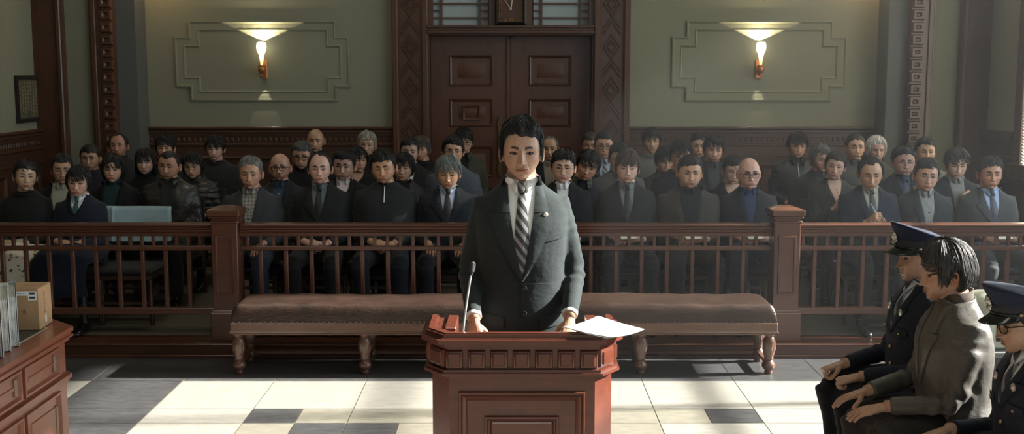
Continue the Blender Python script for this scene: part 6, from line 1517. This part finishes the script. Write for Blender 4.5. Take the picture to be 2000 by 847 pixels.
# ------------------------------------------------------------------ the three men seated at the right
def prof_wr(fx=0, dz=0, c=(.35, .45, .3)):
    return {1: ((.115, -.305+fx, .625+dz), (-.12, -1, -.28), (.15, -.25, 1), c), -1: ((-.115, -.315+fx, .625+dz), (.12, -1, -.28), (-.15, -.25, 1), c)}
NVU = (.012, .015, .026)
CAPM = cloth((.018, .024, .048), 'wool', 'cap_cloth'); CAPB = plain('cap_band', (.012, .014, .022), .6); VIS = plain('visor_gloss', (.012, .014, .012), .18); GOLD = plain('gilt_metal', (.55, .42, .20), .35, .7); SILVERM = plain('silver_badge', (.60, .58, .50), .35, .7)
UTIE = stripe_mat((.012, .016, .028), (.16, .17, .19), 130, math.radians(50), 'uniform_tie', duty=.45)
def cap_on(sp):
    hx = sp['_hx']; root = sp['_root']; tl = math.radians(-7)
    def tr(V): V = np.asarray(V, float); c_, s_ = math.cos(tl), math.sin(tl); y = V[:, 1]*c_-(V[:, 2]-.05)*s_; z = V[:, 1]*s_+(V[:, 2]-.05)*c_+.05; return hx(np.stack([V[:, 0], y, z], -1))
    def ring(rx, ry, z, yo=.004, tz=0, n=44): return [(rx*math.sin(2*PI*j/n), yo-ry*math.cos(2*PI*j/n), z+tz*math.cos(2*PI*j/n)) for j in range(n)]
    b_ = MB(); b_.rings([ring(.088, .106, .030), ring(.0885, .107, .032), ring(.090, .108, .072), ring(.089, .107, .075)], cap=False); ob = link_mesh('cap_band', tr(b_.V), b_.F, CAPB, root)
    b_ = MB(); b_.rings([ring(.088, .106, .070), ring(.092, .111, .077, tz=.003), ring(.104, .122, .092, tz=.014), ring(.116, .133, .104, tz=.026), ring(.120, .137, .110, tz=.031), ring(.115, .132, .115, tz=.032), ring(.080, .093, .118, tz=.023), ring(.04, .05, .121, tz=.010), ring(.0005, .0006, .1215, tz=0)], cap=True)
    cr = link_mesh('cap', tr(b_.V), b_.F, CAPM, root)
    vv = []; n = 26; m_ = 7
    for lay in (0, 1):
        for i in range(n):
            th = (i/(n-1)*2-1)*1.22
            for j in range(m_):
                t = j/(m_-1); ext = .048*math.cos(th/1.22*PI/2)**.7*t; x = (.088+ext*.55)*math.sin(th); y = .004-(.106+ext)*math.cos(th)
                vv.append((x, y, .034-.030*t*math.cos(th)**.6+.003*math.cos(x*20)-.003*lay))
    FF = []; 
    for i in range(n-1):
        for j in range(m_-1):
            a = i*m_+j; FF.append((a, a+1, a+m_+1, a+m_)); c_ = a+n*m_; FF.append((c_, c_+m_, c_+m_+1, c_+1))
        a = i*m_+m_-1; FF.append((a, a+n*m_, a+n*m_+m_, a+m_))
    link_mesh('visor', tr(vv), FF, VIS, cr)
    b_ = MB(); b_.tube([(.0905*math.sin(t), .004-.1095*math.cos(t), .036+.004) for t in np.linspace(-1.22, 1.22, 22)], .0035, 6); 
    link_mesh('chin_strap', tr(b_.V), b_.F, VIS, cr)
    for s in (1, -1):
        b_ = MB(); b_.lathe([(.004, -.003), (.007, 0), (.007, .003), (.005, .006), (0, .007)], (s*.090, -.030, .040), 12); link_mesh('cap_button', tr(b_.V), b_.F, GOLD, cr)
    b_ = MB(); star = []
    for i in range(20):
        a = 2*PI*i/20; r_ = .021 if i % 2 == 0 else .015; star.append((r_*math.sin(a)*.9, r_*math.cos(a)*1.15))
    zc = .080; y0 = -.113
    b_.rings([[(x, y0+.004+(z)*-.25, zc+z) for x, z in star], [(x, y0-.003+z*-.25, zc+z) for x, z in star], [(x*.5, y0-.009+z*.5*-.25, zc+z*.5) for x, z in star]])
    b_.lathe([(.012, .0), (.010, -.006), (.004, -.010), (0, -.011)], (0, y0-.004, zc), 12, ax='y')
    b_.tube([(-.020, y0+.004, zc-.012), (-.012, y0-.004, zc-.024), (0, y0-.006, zc-.028), (.012, y0-.004, zc-.024), (.020, y0+.004, zc-.012)], .0035, 6)
    link_mesh('cap_badge', tr(b_.V), b_.F, SILVERM, cr)
def uniform(sp):
    S_ = sp['_surf']; root = sp['_root']
    for zz in (.27, .19, .11):
        q = S_(.004, zz, .006); b_ = MB(); b_.lathe([(.009, .004), (.010, 0), (.007, -.004), (0, -.005)], tuple(q), 14, ax='y'); b_.build('gilt_button', GOLD, root)
    for s in (1, -1):
        for q0 in (.37,):
            vv = [tuple(S_(s*(.055+.09*j/5), q0-.03*i/2+(.008 if j in (2, 3) and i == 2 else 0)*-1, .007)) for i in range(3) for j in range(6)]
            link_mesh('pocket_flap', vv, grid_faces(3, 6), sp['_gmat'], root); q = S_(s*.10, q0-.022, .010); b_ = MB(); b_.lathe([(.006, .003), (.006, 0), (0, -.003)], tuple(q), 10, ax='y'); b_.build('pocket_button', GOLD, root)
    q = S_(-.085, .435, .016) if sp.get('badge_side', -1) < 0 else S_(.085, .435, .016)
    for s in (-1, 1):
        q = S_(s*.080, .440, .014); b_ = MB(); R_ = []
        for (r_, y_) in ((.013, .006), (.014, 0), (.008, -.004), (.002, -.006)): R_.append([(q.x+r_*(1+.25*(j % 2))*math.cos(2*PI*j/12), q.y+y_, q.z+r_*(1+.25*(j % 2))*math.sin(2*PI*j/12)) for j in range(12)])
        b_.rings(R_); b_.build('lapel_emblem', SILVERM, root)
        if s < 0: continue
tr_ = dict(base=0, rz=-90, fine=True, kl=.36)
g1 = dict(tr_, px=1797, top=447, Y=5.12, hattop=.004, head=H('crew', HB, skin=(.46, .28, .195), wid=1.03, fat=.4, beard=.2, sty=dict(zf=.062, ts=.007)), look=(3, 3, 0), col=NVU, inner=(.42, .46, .52), collar='shirt', lapel=.070, tie=UTIE, vee=(.553, .335, .055), pose='thighs', wr=prof_wr(.0, .0, (1.0, 1.2, .8)), lean=0, w=1.03, pants=(.008, .009, .013), wr_amp=.0035, label='capped officer in a dark navy uniform seated farthest along the bench at right')
pr = dict(tr_, px=1852, top=463, Y=4.62, mk='shine', head=H('wave', (.040, .038, .036), skin=(.46, .27, .18), wid=.98, age=.75, beard=.35, nose=1.1, sweep=-.8, messy=.6, sty=dict(zf=.060, tt=.026, ts=.018, tf=.024, bang=.30, side=-.018, nape=-.10, th=.0065, ln=.10)), look=(-5, 5, 0), col=(.072, .066, .056), vee=(.55, .24, .058), inner=(.085, .070, .055), imat='self_knit', collar='turtle', lapel=.065, pose='thighs', wr=prof_wr(-.02, .01, (.10, .22, .15)), lean=3, w=1.02, pants=(.035, .032, .028), wr_amp=.005, label='long-haired middle-aged man in a grey-brown jacket and turtleneck between the two officers')
g2 = dict(tr_, px=2012, top=556, Y=4.12, hattop=.004, k=.90, head=H('crew', HB, skin=(.44, .27, .185), wid=1.0, beard=.2, sty=dict(zf=.062, ts=.010)), glasses='black', look=(-6, 12, 0), col=NVU, inner=(.55, .57, .58), collar='shirt', lapel=.070, tie=UTIE, vee=(.553, .335, .055), pose='thighs', wr=prof_wr(.02, .0, (.3, .4, .3)), lean=4, w=.98, pants=(.008, .009, .013), wr_amp=.0035, label='capped officer in glasses and navy uniform nearest the camera at the bottom right corner')
for sp_ in (g1, pr, g2):
    if sp_.get('imat') == 'self_knit': sp_['imat'] = cloth(sp_['inner'], 'knit', 'turtleneck_knit'); sp_['cmat'] = sp_['imat']
    person(sp_)
    if sp_ is not pr: cap_on(sp_); uniform(sp_)
# low bench they sit on, mostly hidden under them
bx_ = pr['_root'].location.x
e = empty('side_bench', (bx_+.03, 4.62, 0)); tag(e, 'low dark wooden bench under the three seated men at right', 'bench')
b_ = MB(); b_.box(-.18, .24, -.85, .85, .375, .435, bev=.02); b_.build('seat', LEATHER, e)
b_ = MB(); b_.box(-.17, .23, -.84, .84, .33, .378, bev=.004); b_.build('apron', W_BNCH, e)
for x in (-.13, .19):
    for y in (-.78, .78): b_ = MB(); b_.box(x-.022, x+.022, y-.022, y+.022, 0, .335, bev=.004); b_.build('leg', W_BNCH, e)
# court recorder's small desk behind them
q = at_Y(1925, 600, 5.35); e = empty('recording_machine', (q.x+.17, 5.40, 0)); tag(e, 'cream boxy office machine glimpsed between the jacketed man and the near officer', 'machine')
zt_ = at_Y(1925, 577, 5.35).z
CR = plain('cream_plastic', (.62, .64, .52), .45)
b_ = MB(); b_.box(-.21, .21, -.16, .16, zt_-.24, zt_-.03, bev=.012); R = [[(-.20, -.15, zt_-.032), (.20, -.15, zt_-.032), (.20, .15, zt_-.032), (-.20, .15, zt_-.032)], [(-.15, -.11, zt_), (.15, -.11, zt_), (.15, .11, zt_), (-.15, .11, zt_)]]; b_.rings(R); b_.build('case', CR, e)
b_ = MB(); b_.box(-.16, .16, -.166, -.158, zt_-.20, zt_-.06, bev=.004); b_.build('front_panel', plain('dark_panel', (.05, .05, .05), .3), e)
e2 = empty('side_table', (q.x+.17, 5.40, 0)); tag(e2, 'small grey table carrying the cream machine at the right edge', 'table')
b_ = MB(); b_.box(-.26, .26, -.2, .2, zt_-.27, zt_-.242, bev=.004); b_.build('table_top', plain('grey_laminate', (.20, .21, .20), .5), e2)
for x in (-.22, .22):
    for y in (-.16, .16): b_ = MB(); b_.box(x-.015, x+.015, y-.015, y+.015, 0, zt_-.268); b_.build('leg', BLACKM, e2)
# ------------------------------------------------------------------ thin haze in the room
hz, nt, bs = newmat('thin_haze'); nt.nodes.remove(bs); vs_ = N(nt, 'ShaderNodeVolumeScatter'); vs_.inputs['Density'].default_value = HAZE; vs_.inputs['Anisotropy'].default_value = .35; vs_.inputs['Color'].default_value = (.92, .97, 1, 1)
nt.links.new(vs_.outputs[0], nt.nodes['Material Output'].inputs['Volume'])
if HAZE > 0: tag(MB().box(.5, RX-.1, 5.6, 11.9, .11, CZ-.16).build('haze', hz, smooth=False, auto=None), kind='stuff', label='thin haze lit by the window light', cat='haze')
